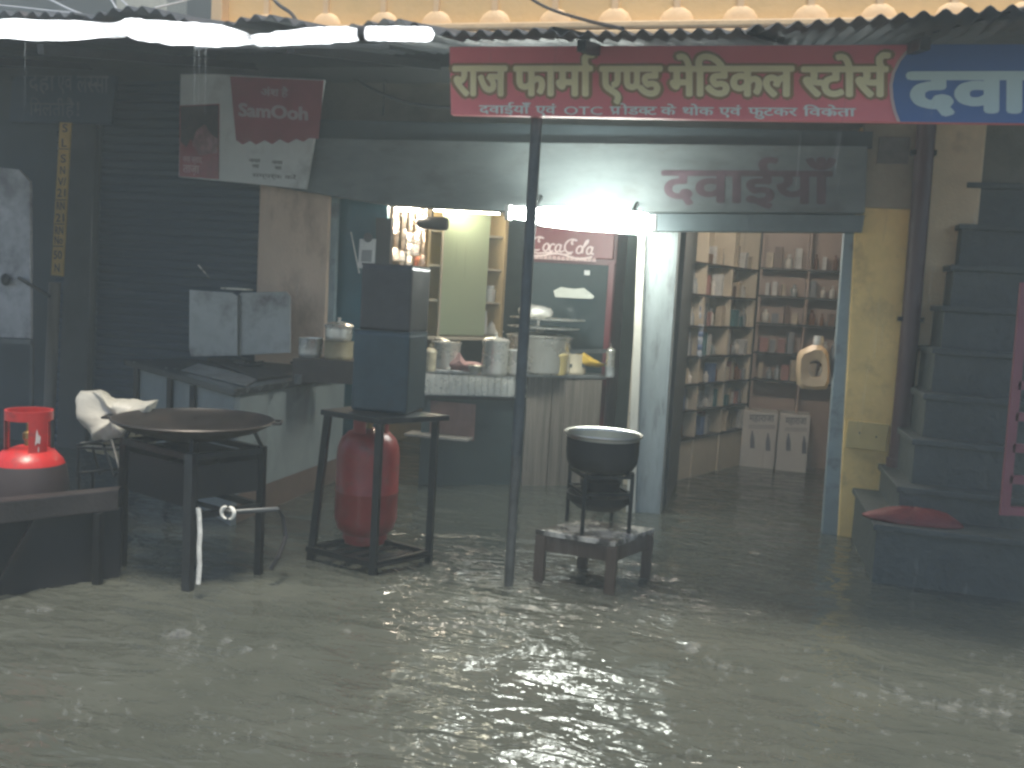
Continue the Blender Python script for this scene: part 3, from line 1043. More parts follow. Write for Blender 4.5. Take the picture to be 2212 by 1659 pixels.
# green glass cabinet on the left side wall
CA, CB = at(915, 725, 1.05), at(1086, 713, 1.75)
u = (CB-CA)
u.z = 0
ul = u.length
u.normalize()
nrm = V((u.y, -u.x, 0))           # towards the room
zc0 = CA.z
zc1 = at(915, 432, 1.05).z
cb = thing('wall_cabinet', 'cream wall cabinet with pale green sliding glass above the pots', 'cabinet', CA)
def cabp(a, d, z):
    return CA+u*a-nrm*d+V((0, 0, z))
def cabbox(a0, a1, d0, d1, z0, z1):
    return MB().prism([cabp(a0, d0, z0), cabp(a1, d0, z0), cabp(a1, d1, z0), cabp(a0, d1, z0)], (0, 0, z1-z0))
HC = zc1-zc0
cabbox(0, ul, .26, .29, 0, HC).build('back_board', CREAMD, cb)
cabbox(0, .025, 0, .258, 0, HC).build('side_board', CREAMD, cb)
cabbox(ul-.03, ul, 0, .258, 0, HC).build('side_board', CREAMD, cb)
cabbox(-.02, ul+.02, -.012, .29, -.03, -.002).build('bottom_board', CREAM, cb)
for f in (.26, .52, .78):
    cabbox(.027, ul-.032, .03, .256, HC*f, HC*f+.018).build('shelf', CREAM, cb)
cabbox(.16, .66, -.002, .006, .012, HC-.01).build('glass_door', CABGL, cb)
cabbox(.145, .16, -.006, .012, 0, HC).build('door_edge', CREAM, cb)
cabbox(-.02, ul+.02, -.014, .0, HC*.96, HC+.04).build('head_rail', CREAM, cb)
for k, (a_, f, wd, ht, mt, nm, lb) in enumerate(((.80, .26, .09, .15, CARDW, 'white_jar', 'white plastic jar on the cabinet shelf right of green glass'), (.86, .0, .10, .12, CART, 'paper_bundle', 'crumpled paper bundle at the bottom right of cabinet'), (.07, .26, .06, .05, CARDW, 'small_cup', 'small white cup on the cabinet shelf left of green glass'), (.75, .0, .05, .22, CARDW, 'paper_roll', 'upright pale paper roll at the cabinet bottom'))):
    c = cabp(a_, .12, HC*f+.019)
    if nm == 'paper_bundle':
        o = MB().lathe([(wd*.6, 0), (wd*.75, ht*.3), (wd*.55, ht*.6), (wd*.5, ht*.8), (.01, ht)], c, 14, wob=.03).build(nm, mt, smooth=True, ang=60)
    else:
        o = MB().lathe([(wd*.42, 0), (wd*.5, .01), (wd*.5, ht*.72), (wd*.36, ht*.8), (wd*.38, ht*.82), (wd*.38, ht)], c, 18).build(nm, mt, smooth=True)
    tag(o, lb, {'white_jar': 'jar', 'paper_bundle': 'paper', 'small_cup': 'cup', 'paper_roll': 'paper'}[nm])

# drinks fridge
FY = 1.0
fx0, fx1 = at(1128, 600, FY).x, at(1328, 600, FY).x
fz1 = at(1230, 492, FY).z
fr = thing('drinks_fridge', 'tall red drinks fridge with dark glass door behind the pots', 'fridge', ((fx0+fx1)/2, FY+.3, 0))
fw_ = fx1-fx0
fc = (fx0+fx1)/2
MB().box((fc, FY+.34, fz1/2-.1), (fw_, .6, fz1+.2)).build('body', COKE, fr, .012)
zh = at(1230, 556, FY).z
hdr = MB().box((fc, FY+.02, (zh+fz1)/2), (fw_-.05, .05, fz1-zh)).build('header', M('fridge_header_red', (.19, .03, .036), .35, var=.1), fr, .008)
mb = MB()
def ell(cx, cy, rx, ry, a0, a1, k=14):
    return [(cx+rx*math.cos(math.radians(a0+(a1-a0)*i/k)), cy+ry*math.sin(math.radians(a0+(a1-a0)*i/k))) for i in range(k+1)]
strokes = []
for x0 in (0, 1.62):
    strokes += [ell(x0+.36, .40, .30, .38, 55, 300), ell(x0+.46, .62, .12, .14, 40, 250, 8)]
    strokes += [ell(x0+.80, .23, .13, .21, 0, 360)]
strokes += [ell(1.10, .23, .12, .21, 50, 310), ell(1.38, .23, .12, .21, 0, 360), [(1.50, .42), (1.49, .08), (1.58, .03)]]
strokes += [[(1.58, .03), (1.70, .10)]]
strokes += [[(2.60, .06), (2.56, .30), (2.62, .72), (2.70, .80), (2.72, .66), (2.60, .40)], ell(2.90, .23, .12, .21, 0, 360), [(3.02, .42), (3.01, .08), (3.14, .04)]]
strokes += [[(.20, .10), (.10, -.06), (.5, -.14), (1.0, -.05), (1.7, -.10), (2.1, -.04)]]
isl = []
for st_ in strokes:
    isl += arc_ribbon(st_, .085)
w = 3.2
sk = [[[(px+.25*py, py) for px, py in t] for t in cc] for cc in isl]
yb = FY-.0065
letters(mb, sk, w, at(1142, 540, yb), at(1284, 551, yb), at(1142, 509, yb), (0, -1, 0), .0, top=.80)
mb.build('lettering', M('white_script', (.75, .6, .58), .4), hdr)
mb = MB()
ribb = [at(1135+k*8, 549+k*.55+4*math.sin(k*.55), yb) for k in range(19)]
mb.loft([[p for p in ribb], [p+V((0, 0, .016)) for p in ribb]], closed=False)
mb.build('wave_ribbon', M('white_script', (.75, .6, .58)), hdr)
mb = MB()
iy = FY-.0062
for k in range(16):
    x = 1136+k*9.5
    mb.face([at(x, 558+k*.5, iy), at(x+9, 558.5+k*.5, iy), at(x+8, 551+k*.5-random.random()*4, iy), at(x+1, 552+k*.5-random.random()*4, iy)])
mb.build('ice_print', M('ice_print_pink', (.62, .42, .40), .5, var=.3, scale=30), hdr)
zd = zh-.03
dr = MB().box((fc, FY+.02, zd/2+.05), (fw_-.09, .04, zd-.14)).build('door', FGLASS, fr, .006)
mb = MB()
for sx in (-1, 1):
    mb.box((fc+sx*(fw_/2-.03), FY+.012, zd/2), (.05, .056, zd))
mb.build('door_frame', COKE, fr, .006)
MB().box((fc+.16, FY-.012, at(1280, 590, FY).z), (.045, .02, .04)).build('sticker', CARDW, dr)
MB().bar((fc-.22, FY-.02, zd*.72), (fc-.22, FY-.02, zd*.5), .018, .03).build('handle', STEEL, dr)
c = at(1238, 636, FY-.01)
tag(MB().prism([at(1196, 628, FY-.004), at(1212, 620, FY-.004), at(1240, 624, FY-.004), at(1262, 622, FY-.004), at(1284, 640, FY-.004), at(1280, 646, FY-.004), at(1240, 644, FY-.004), at(1200, 642, FY-.004)], (0, -.012, 0)).build('milk_packets', M('pale_packet', (.6, .62, .56), .4, var=.2, scale=12), bevel=.003), 'pale packets showing on the upper fridge shelf', 'packets')

# the steel serving counter with corner at the pole
ZC = .90
q0, q1, q2 = atz(905, 797, ZC), atz(1142, 806, ZC), at(1312, 790, .74)
q2.z = ZC
q3 = q2+V((-.08, .2, 0))
q4 = q0+V((.1, .62, 0))
sc_ = thing('serving_counter', 'steel topped serving counter with weathered side boards inside tea shop', 'counter', V((q1.x, q1.y, 0)))
MB().prism([q0, q1, q2, q3, q4], (0, 0, -.03)).build('top', STEELD, sc_, .006)
def inset(p, k=.03):
    cc = (q0+q1+q2+q3+q4)/5
    return p+(cc-p).normalized()*k
i0, i1, i2 = inset(q0), inset(q1), inset(q2)
mb = MB()
n_ = 16
for k in range(n_):
    a_ = i0.lerp(i1, k/n_)
    b_ = i0.lerp(i1, (k+.96)/n_)
    mb.prism([a_+V((0, 0, -.032)), b_+V((0, 0, -.032)), b_+V((0, .02, -.032)), a_+V((0, .02, -.032))], (0, 0, -.17))
mb.build('fluted_front', STEEL, sc_, .003)
e0, e1 = i0+V((0, -.02, -.205)), i1+V((0, -.02, -.205))
MB().bar(e0, e1, .06, .025).build('front_ledge', IRON, sc_)
MB().prism([i0+V((0, .03, -.22)), i1+V((0, .03, -.22)), i1+V((0, .03, -1.2)), i0+V((0, .03, -1.2))], (0, .02, 0)).build('front_board', M('dark_teal_board', (.04, .06, .062), .45, var=.3, scale=3), sc_)
mb = MB()
for k in range(6):
    a_ = i1.lerp(i2, k/6)
    b_ = i1.lerp(i2, (k+.97)/6)
    d_ = .006*random.random()
    mb.prism([a_+V((d_, d_, -.032)), b_+V((d_, d_, -.032)), b_+V((d_, d_, -1.2)), a_+V((d_, d_, -1.2))], (-.012, .02, 0))
mb.build('side_boards', M('grey_brown_boards', (.21, .18, .15), .4, var=.6, scale=7, bump=.2, stretch=(3, 3, .12), dirt=(.05, .045, .04), damt=.7, dscale=8), sc_, .002)
# poster on the front board
pa = i0.lerp(i1, .08)
o = MB().prism([pa+V((0, .026, -.24)), pa+V((.36, .026, -.24)), pa+V((.36, .026, -.52)), pa+V((0, .026, -.52))], (0, .003, 0)).build('pasted_poster', M('faded_pink_poster', (.26, .15, .125), .5, var=.5, scale=5), bevel=0)
tag(o, 'faded pinkish poster pasted low on front of serving counter', 'poster')
o = MB().box(i0.lerp(i1, .22)+V((0, -.09, -.50)), (.5, .18, .02)).build('low_shelf', M('pale_low_shelf', (.28, .26, .23), .4, var=.4), bevel=.004)
tag(o, 'low pale shelf board against the serving counter behind stacked tins', 'shelf')
# rails on the right side of the counter
rg = thing('counter_rail', 'two bar iron rail standing on right end of serving counter', 'rail', q1.lerp(q2, .4))
ra, rb = q1.lerp(q2, .25), q1.lerp(q2, 1.0)
for z in (.06, .17):
    MB().bar(ra+V((0, 0, z)), rb+V((0, 0, z+.03)), .022, .03).build('bar', IRONG, rg)
mb = MB()
for p in (ra, rb):
    mb.bar(p, p+V((0, 0, .21)), .03)
mb.build('post', IRON, rg)


def pot(name, label, px, ybase, w, h, Y=None, zbase=ZC, lid=True, mat=None, cat='pot', handles=False, group=None, flare=1.0, depth=None):
    """steel vessel standing on a surface at height zbase; px, ybase = photo position of its foot, w/h in photo pixels"""
    c = atz(px, ybase, zbase) if depth is None else atd(px, ybase, depth)
    if depth is not None:
        c.z = zbase
    dep = (c-EYEP).dot(fw)
    r = w/2/F*dep
    H = h/F*dep
    t = thing(name, label, cat, c, group)
    m = mat or STEEL
    MB().lathe([(r*.9, 0), (r*.98, .012), (r, .03), (r*1.0*flare, H*.9), (r*1.05*flare, H*.96), (r*1.05*flare, H), (r*.98*flare, H*.995), (r*.96, H*.9), (r*.92, .03), (.0, .02)], c, 30, cap=False).build('body', m, t, smooth=True)
    if lid:
        MB().lathe([(r*1.08, H+.002), (r*1.1, H+.01), (r*.95, H+.022), (r*.5, H+.034), (r*.12, H+.038), (r*.1, H+.05), (r*.16, H+.062), (.0, H+.066)], c, 30).build('lid', m, t, smooth=True)
    if handles:
        for s_ in (-1, 1):
            cc = c+rt0*(s_*r*1.02)+V((0, 0, H*.75))
            MB().tube([cc+V((0, -.04, 0)), cc+rt0*(s_*.035)+V((0, -.03, .005)), cc+rt0*(s_*.035)+V((0, .03, .005)), cc+V((0, .04, 0))], .006, 8).build('handle', m, t, smooth=True)
    return t, c, r, H
_, c, r, H = pot('steel_pot', 'large wide steel pot under stacked lids on serving counter', 1163, 792, 136, 76, depth=7.34)
for k, (dx, dz, rk, lb) in enumerate(((.02, .07, 1.15, 'lower of two flat steel plates stacked on the large pot'), (.05, .14, 1.2, 'upper of two flat steel plates stacked on the large pot'))):
    o = MB().lathe([(r*rk*.6, -.004), (r*rk, .008), (r*rk, .014), (r*rk*.6, .004), (0, .004)], c+V((dx, 0, H+dz)), 30).build('steel_plate', STEEL, smooth=True)
    tag(o, lb, 'plate')
cc = c+V((.0, 0, H+.155))
tag(MB().lathe([(.10, 0), (.135, .02), (.14, .05), (.12, .08), (.05, .095), (0, .095)], cc+V((-.05, 0, 0)), 22, wob=.016).build('wrapped_bundle', M('shiny_wrapped_plastic', (.65, .64, .6), .2, .4, var=.3, scale=12, bump=.4), smooth=True, ang=60), 'shiny plastic wrapped bundle on top of stacked plates', 'bundle')
pot('steel_canister', 'tall steel canister with lid on counter left of pole', 1067, 812, 56, 74)
pot('steel_canister', 'shorter steel canister just behind pole on counter', 1112, 812, 52, 56, lid=False)
pot('steel_pot', 'open steel pot with spout and handle beside pink cloth', 962, 796, 56, 58, lid=False, flare=1.12)
c = atz(962, 760, ZC+.1)
c = at(980, 740, .85)
tag(MB().tube([at(940, 730, .8), at(960, 738, .8), at(975, 745, .8), at(990, 740, .8)], [.012, .03, .03, .006], 10).build('steel_ladle', STEEL, smooth=True), 'steel ladle resting across the open pot with spout', 'ladle')
pot('aluminium_pot', 'beige topped pot beside rails at right of counter', 1238, 782, 56, 44, lid=False, mat=M('pale_enamel', (.62, .54, .40), .4), depth=7.4)
pot('steel_flask', 'slim steel flask standing at far right of counter', 1318, 780, 18, 54, depth=7.3)
pot('drinking_glass', 'small drinking glass at the right counter end', 1318, 806, 20, 22, lid=False, depth=7.3, mat=M('cloudy_glass', (.4, .42, .42), .1, .3), cat='glass')


pot('steel_bowl', 'small steel bowl on counter between pink cloth and canister', 1028, 806, 30, 16, lid=False, cat='bowl', flare=1.2)
pot('brass_jar', 'yellowish lidded jar between the large pot and the beige pot', 1204, 800, 40, 40, depth=7.22, mat=M('yellowish_jar', (.50, .40, .18), .35, .3, var=.2), cat='jar')
pot('glass_jar', 'pale glass jar of snacks at left end of serving counter', 928, 802, 26, 40, mat=M('pale_snack_jar', (.46, .40, .28), .2, var=.5, scale=22), cat='jar')
pot('steel_tumbler', 'steel tumbler beside small bowl at counter front', 1050, 812, 15, 24, lid=False, cat='tumbler')
def cloth(name, label, pxs, Y, mat, th=.05, cat='cloth'):
    """crumpled cloth heap: lumpy solid over an outline"""
    cx = sum(p[0] for p in pxs)/len(pxs)
    cy = sum(p[1] for p in pxs)/len(pxs)
    rings_ = []
    for k, (s_, dy) in enumerate(((.3, -1), (.7, -.75), (.95, -.3), (1, .1), (.9, .6), (.5, 1))):
        ring = []
        for i in range(len(pxs)*3):
            a_ = pxs[i//3]
            b_ = pxs[(i//3+1) % len(pxs)]
            t = (i % 3)/3
            x, y = a_[0]+(b_[0]-a_[0])*t, a_[1]+(b_[1]-a_[1])*t
            p = at(cx+(x-cx)*s_, cy+(y-cy)*s_, Y+dy*th)
            p += V((noise.noise(p*14), noise.noise(p*13+V((3, 1, 2)))*1.6, noise.noise(p*15+V((9, 4, 1)))))*th*.3
            ring.append(p)
        rings_.append(ring)
    return tag(MB().loft(rings_).build(name, mat, smooth=True, ang=45), label, cat)
yC = atz(1000, 800, ZC).y
cloth('pink_cloth', 'crumpled pink cloth lying on serving counter between pots', [(946, 786), (975, 772), (995, 764), (1006, 778), (1030, 786), (1040, 792), (1028, 800), (990, 806), (955, 800)], yC+.02, PINKC, .07)
cloth('yellow_cloth', 'bright yellow cloth draped at right end of serving counter', [(1242, 760), (1258, 757), (1270, 770), (1290, 780), (1306, 788), (1290, 791), (1262, 790), (1246, 778)], q2.y-.08, YELC, .05)
cloth('crushed_paper', 'small crushed white paper on the counter edge before canister', [(1072, 800), (1080, 790), (1090, 797), (1096, 808), (1078, 809)], atz(1080, 806, ZC).y, CARDW, .03, 'paper')

# hanging snack packet strips
for k, (x, y0, y1, Y, red) in enumerate(((842, 446, 530, .5, 0), (858, 448, 566, .42, 0), (874, 446, 590, .36, 0), (889, 452, 604, .4, 0), (904, 450, 606, .46, 1), (916, 448, 602, .5, 0))):
    names = ('shortest foil snack packet strip, leftmost of the hanging bunch', 'foil snack packet strip second from left in hanging bunch', 'foil snack packet strip third from left in hanging bunch', 'foil snack packet strip fourth from left in hanging bunch', 'foil snack packet strip with an orange red packet near its end', 'foil snack packet strip at right edge beside black speaker')
    p = at(x, y0, Y)
    r = thing('snack_strip', names[k], 'snack packets', p, 'hanging snack packet strips')
    nn = max(4, int((y1-y0)/24))
    for j in range(nn):
        ya, yb_ = y0+(y1-y0)*j/nn, y0+(y1-y0)*(j+.93)/nn
        xa = x-(j*1.1)+random.uniform(-1, 1)
        a_, b_ = at(xa, ya, Y), at(xa-.8, yb_, Y)
        ang = random.uniform(-.7, .7)
        sx = V((math.cos(ang), math.sin(ang), 0))*.025
        nv = V((-math.sin(ang), math.cos(ang), 0))
        rings_ = []
        for t, tk, ws in ((0, .001, 1), (.12, .004, 1), (.5, .012, .92), (.88, .004, 1), (1, .001, 1)):
            m_ = a_.lerp(b_, t)
            rings_.append([m_-sx*ws, m_-nv*tk, m_+sx*ws, m_+nv*tk])
        MB().loft(rings_).build('packet', FOILR if (red and j == nn-2) else FOIL, r, smooth=True)
# QR stand without the code, stick, black horn speaker
cd = thing('payment_card', 'white payment card with round badge propped on upper tin', 'card', at(793, 580, .02))
poly('card', [(777, 516), (812, 516), (808, 581), (773, 579)], .02, .006, CARDW, cd)
c = at(795, 513, .012)
MB().lathe([(.036, 0), (.036, .006)], c, 22, m=Matrix.Rotation(PI/2, 3, 'X')).build('badge', M('grey_badge', (.10, .10, .11), .5), cd)
MB().prism([at(782, 540, .018), at(804, 540, .018), at(802, 566, .018), at(780, 565, .018)], (0, .001, 0)).build('print', M('grey_print', (.28, .29, .30), .6), cd)
poly('support', [(812, 470), (846, 472), (840, 598), (812, 597)], .05, .05, BLACKP, cd)
tag(MB().tube([at(758, 501, -.05), at(776, 590, -.05)], .006, 8).build('thin_stick', M('pale_stick', (.5, .5, .47), .4), smooth=True), 'thin pale stick leaning beside the payment card', 'stick')
c0, c1 = at(902, 480, .2), at(966, 484, .2)
hs = thing('horn_speaker', 'black barrel shaped speaker hanging beside snack packets', 'speaker', (c0+c1)/2)
MB().tube([c0, c0+(c1-c0)*.06, c0+(c1-c0)*.5, c0+(c1-c0)*.9, c1], [.03, .043, .05, .052, .044], 18).build('body', BLACKP, hs, smooth=True)
MB().tube([(c0+c1)/2+V((0, 0, .05)), (c0+c1)/2+V((0, 0, .16))], .008, 8).build('hanger', IRON, hs)

# ------------------------------------------------------------------ left cooking counter
ZK = .84
k1 = atz(505, 842, ZK)
k0 = atz(268, 776, ZK)
k2 = atz(768, 803, ZK)
k0.y = min(k0.y, -.1)
k3 = V((k0.x+.25, -.08, ZK))
k4 = V((k2.x-.05, min(k2.y+.1, -.06), ZK))
ck = thing('cooking_counter', 'cooking counter with dark stone top and dull white side boards', 'counter', V((k1.x, k1.y, 0)))
pts = [k0, k1, k2, k4, k3]
MB().prism(pts, (0, 0, -.045)).build('stone_top', M('dark_wet_stone', (.03, .035, .036), .22, var=.5, scale=8), ck, .006)
kc = sum(pts, V((0, 0, 0)))/5
def kin(p, k=.05):
    return p+(kc-p).normalized()*k
j0, j1, j2 = kin(k0, .12), kin(k1), kin(k2, .08)
MB().prism([j0+V((0, 0, -.047)), j1+V((0, 0, -.047)), j1+V((0, 0, -1.1)), j0+V((0, 0, -1.1))], (.02, .03, 0)).build('side_board', BODYW, ck)
MB().prism([j1+V((0, 0, -.047)), j2+V((0, 0, -.047)), j2+V((0, 0, -.66)), j1+V((0, 0, -.66))], (-.02, .02, 0)).build('front_board', BODYW, ck)
MB().prism([j1+V((0, .004, -.662)), j2+V((0, .004, -.662)), j2+V((0, .004, -1.2)), j1+V((0, .004, -1.2))], (-.02, .02, 0)).build('plinth', BROWNP, ck)
for t in (.02, .42, .66):
    p = (j0+V((-.012, -.015, 0))).lerp(j1+V((-.012, -.015, 0)), t)
    MB().bar(p+V((0, 0, -.05)), p+V((0, 0, -1.1)), .035).build('frame_post', IRON, ck)
# pale sheet of steel lying on the front of the counter
s0, s1, s2, s3 = [atz(x, y, ZK+.004) for x, y in ((392, 800), (428, 786), (560, 818), (530, 834))]
tag(MB().prism([s0, s3, s2, s1], (0, 0, .004)).build('steel_sheet', STEELD), 'flat steel sheet on the front edge of cooking counter', 'sheet')
# stained steel back splash in two leaves
SHIELDC = M('burnt_steel_sheet', (.44, .45, .43), .45, .4, var=.35, scale=3, dirt=(.07, .05, .042), damt=.92, dscale=1.5, dlo=.46)
bs = thing('stove_shield', 'two leaf steel shield stained brown standing on cooking counter', 'shield', at(515, 768, -.38))
poly('leaf', [(409, 626), (500, 632), (512, 640), (512, 768), (412, 770), (408, 750)], -.38, .012, SHIELDC, bs, .003)
poly('leaf', [(514, 640), (520, 632), (618, 630), (627, 640), (627, 762), (514, 768)], -.34, .012, SHIELDC, bs, .003)
MB().bar(at(513, 638, -.36), at(513, 768, -.36), .02, .03).build('hinge_bar', IRONG, bs)
# gas stove slab before the shield
gs = thing('gas_stove', 'black iron gas stove slab before the steel shield', 'stove', atz(590, 790, ZK))
g0 = [atz(x, y, ZK+.005) for x, y in ((440, 772), (520, 830), (752, 798), (690, 770))]
g0 = [atz(x, y, ZK+.003) for x, y in ((446, 777), (556, 822), (742, 797), (640, 770))]
MB().prism(g0, (0, 0, .014)).build('body', SOOT, gs, .006)
for (x, y) in ((540, 790), (650, 786)):
    c = atz(x, y, ZK+.019)
    mb = MB()
    mb.lathe([(.085, 0), (.095, .006), (.095, .02), (.08, .02), (.078, .004)], c, 24, cap=False)
    for k in range(5):
        t = k*2*PI/5
        mb.bar(c+V((.05*math.cos(t), .05*math.sin(t), .025)), c+V((.13*math.cos(t), .13*math.sin(t), .03)), .012)
    mb.build('burner', IRON, gs)
c = at(512, 626, -.30)
tag(MB().lathe([(.115, 0), (.12, .004), (.12, .010), (.10, .013), (0, .016)], c, 28).build('pan_lid', STEEL, smooth=True), 'flat steel lid resting on top of the stained shield', 'lid')
tag(MB().tube([at(452, 600, -.3), at(440, 586, -.32), at(428, 572, -.34)], [.004, .005, .005], 8).build('long_skewer', STEEL, smooth=True), 'short shining skewer tip pointing up before dark shutter', 'skewer')
# steel dabbas at the back of the counter
LD = 6.32
lz = 1.5-(772-612)/2000*LD
la, lb_ = atd(632, 772, LD-.16), atd(772, 776, LD-.12)
la.z = lb_.z = lz
MB().prism([la, lb_, lb_+V((.0, .34, 0)), la+V((0, .30, 0))], (0, 0, -(lz-ZK)-.002)).build('raised_ledge', M('dark_brown_ledge', (.055, .042, .034), .5, var=.4, scale=8), ck, .004)
pot('steel_box', 'round steel box at back of counter, left of the stacked pair', 670, 772, 50, 42, zbase=lz+.001, depth=LD, lid=False)
_, c, r, H = pot('food_tin', 'pale yellow tin under the steel tin at back of cooking counter', 731, 772, 62, 38, zbase=lz+.001, mat=M('pale_yellow_tin', (.45, .38, .24), .35, .2), lid=False, depth=LD)
pot('steel_box', 'steel box with lid stacked on pale yellow tin', 731, 740, 58, 30, zbase=lz+H+.003, depth=LD)
pot('steel_mug', 'small dark mug at the counter end before steel boxes', 645, 786, 15, 20, zbase=ZK+.001, lid=False, mat=IRONG, cat='mug', depth=6.0)

# ------------------------------------------------------------------ tin stack on iron stand with gas bottle
b0, b1, b2 = atz(664, 1192, .04), atz(806, 1228, .04), atz(926, 1201, .04)
b3 = b0+b2-b1
fs = thing('iron_stand', 'square iron stand carrying two stacked tins over a gas bottle', 'stand', V((b1.x, b1.y, -.2)))
ZS = .80
for p in (b0, b1, b2, b3):
    lean = V((.0, 0, 0)) if p is not b0 else V((.09, .0, 0))
    MB().bar(V((p.x, p.y, -.25)), V((p.x, p.y, ZS))+lean, .035).build('leg', IRON, fs)
tp = [V((p.x, p.y, ZS)) for p in (b0+V((.07, 0, 0)), b1, b2+V((.05, 0, 0)), b3)]
MB().prism([inn+(inn-sum(tp, V())/4)*.08 for inn in tp], (0, 0, .03)).build('table_plate', IRON, fs, .004)
for z in (.06, ):
    for a_, b_ in ((b0, b1), (b1, b2), (b2, b3), (b3, b0)):
        MB().bar(V((a_.x, a_.y, z)), V((b_.x, b_.y, z)), .03).build('bottom_rail', IRON, fs)
mb = MB()
for k in range(5):
    mb.bar(V((b0.x, b0.y, .05)).lerp(V((b1.x, b1.y, .05)), k/4), V((b3.x, b3.y, .05)).lerp(V((b2.x, b2.y, .05)), k/4), .05, .008)
mb.build('shelf_bars', IRON, fs)
tc_ = (b0+b1+b2+b3)/4
t1 = atd(843, 800, (tc_-EYEP).dot(fw))
def tin(name, label, c, s, h, mat, rz):
    t = thing(name, label, 'tin', c)
    bo = MB().box(c+V((0, 0, h/2)), (s, s, h), rz).build('body', mat, t, bevel=.018)
    mb = MB()
    R = Matrix.Rotation(rz, 3, 'Z')
    for a_, b_ in (((-1, -1), (1, -1)), ((1, -1), (1, 1)), ((1, 1), (-1, 1)), ((-1, 1), (-1, -1))):
        mb.bar(c+R @ V((a_[0]*s/2*.96, a_[1]*s/2*.96, h)), c+R @ V((b_[0]*s/2*.96, b_[1]*s/2*.96, h)), .012)
    mb.build('rim', mat, bo)
    return t
tinz = ZS+.032
tc2 = V((t1.x, t1.y, tinz))
TINA = M('dark_grey_tin', (.055, .055, .06), .32, .5, var=.4, scale=5, dirt=(.03, .03, .03), damt=.5)
TINB = M('dark_blue_tin', (.035, .062, .08), .34, .4, var=.4, scale=5, dirt=(.03, .03, .03), damt=.5)
tin('oil_tin', 'dark bluish square oil tin, lower of the stacked pair', tc2, .316, .43, TINB, .02)
tin('oil_tin', 'dark grey square oil tin, upper of the stacked pair', tc2+V((.012, 0, .434)), .288, .35, TINA, -.02)


def gas_bottle(label, c, r, H, mat, collar_open=0.0, low=None):
    t = thing('gas_bottle', label, 'gas cylinder', c)
    bo = MB().lathe([(r*.7, 0), (r*.72, .03), (r*.70, .05), (r*.9, .08), (r, .14), (r, H*.36), (r*1.012, H*.365), (r*1.012, H*.375), (r, H*.38), (r, H*.62), (r*.97, H*.68), (r*.86, H*.74), (r*.66, H*.785), (r*.3, H*.81), (.0, H*.815)], c, 40).build('body', mat, t, smooth=True)
    if low:
        MB().lathe([(r*.72, -.001), (r*.74, .03), (r*.72, .05), (r*.91, .08), (r*1.022, .14), (r*1.022, H*.62), (r*.974, H*.68), (r*.915, H*.722)], c, 40, cap=False).build('lower_body', low, t, smooth=True)
    # guard collar: ring on three stays, open side
    mb = MB()
    n_ = 30
    rc = r*.60
    z0, z1, zt = H*.775, H*.95, H*1.0
    def cr(t, z, k=1.0):
        return c+V((rc*k*math.cos(t), rc*k*math.sin(t), z))
    def band(t0, t1, za, zb):
        A = [t0+(t1-t0)*i/14 for i in range(15)]
        mb.loft([[cr(a, za) for a in A], [cr(a, zb) for a in A], [cr(a, zb, .9) for a in A], [cr(a, za, .9) for a in A], [cr(a, za) for a in A]], closed=False)
    for k in range(12):
        band(2*PI*k/12, 2*PI*(k+1)/12, z1, zt)
    for tt in (collar_open, collar_open+2*PI/3, collar_open+4*PI/3):
        band(tt-.42, tt+.42, z0, z1+.002)
    cl_ = mb.build('collar', mat, t, smooth=True)
    if low:
        mb = MB()
        for pts_ in ([(-.10, .83), (-.02, .84), (.03, .88), (-.02, .915), (-.06, .89)], [(-.02, .845), (.10, .835), (.14, .87), (.06, .885), (.03, .87)], [(.02, .80), (.06, .79), (.07, .815), (.03, .825)]):
            mb.prism([cr(collar_open-.05+a, H*b_, 1.006) for a, b_ in pts_], (.0008, -.0004, 0))
        mb.build('flame_mark', M('white_mark', (.7, .62, .6), .5), cl_)
    MB().lathe([(.02, H*.80), (.02, H*.84), (.028, H*.85), (.028, H*.88), (.012, H*.89), (.012, H*.93), (0, H*.93)], c, 14).build('valve', M('brass_valve', (.35, .25, .10), .35, .9), bo, smooth=True)
    return t
c = atd(788, 1160, 5.28)
c.z = .056
gas_bottle('worn red gas bottle standing inside the iron stand', c, .176, .80, LPGD, .3)
c = atd(62, 1000, 4.5)
c.z = -.12
gas_bottle('gas bottle with bright red shoulder and collar over a dark body', c, .178, .93, LPG, -.45, M('dirty_dark_bottle_paint', (.052, .038, .038), .5, var=.4, scale=6, dirt=(.03, .025, .025), damt=.6))

# ------------------------------------------------------------------ dark bench in front of the left gas bottle
ZT_ = .455
tq = [atz(x, y, ZT_) for x, y in ((-260, 1112), (256, 1058), (262, 1049), (-260, 1100))]
bn = thing('dark_bench', 'low dark plank bench standing before the left gas bottle', 'bench', V(((tq[0].x+tq[1].x)/2, tq[0].y, 0)))
MB().prism(tq, (0, 0, -.10)).build('plank', M('dark_wet_plank', (.034, .029, .029), .42, var=.5, scale=6, bump=.2), bn, .005)
for k, f in ((0, .3), (0, .93), (1, .3), (1, .93)):
    p = tq[0].lerp(tq[1], f) if k == 0 else tq[3].lerp(tq[2], f)
    p = p.lerp(sum(tq, V())/4, .06)
    MB().bar(V((p.x, p.y, ZT_-.101)), V((p.x, p.y, -.25)), .035).build('leg', SOOT, bn)
e0_, e1_ = tq[0].lerp(tq[3], .8), tq[1].lerp(tq[2], .8)
MB().prism([e0_+V((0, 0, -.101)), e1_+V((0, 0, -.101)), e1_+V((0, 0, -.7)), e0_+V((0, 0, -.7))], (0, .01, 0)).build('under_bench_shade', M('bench_shade_black', (.012, .013, .016), .7, var=.4), bn)  # black sheet put in for the dark shade below the plank
MB().bar(tq[0].lerp(tq[1], .62)+V((0, .03, -.05)), tq[0].lerp(tq[1], .42)+V((0, .03, -.42)), .022).build('brace', IRON, bn)

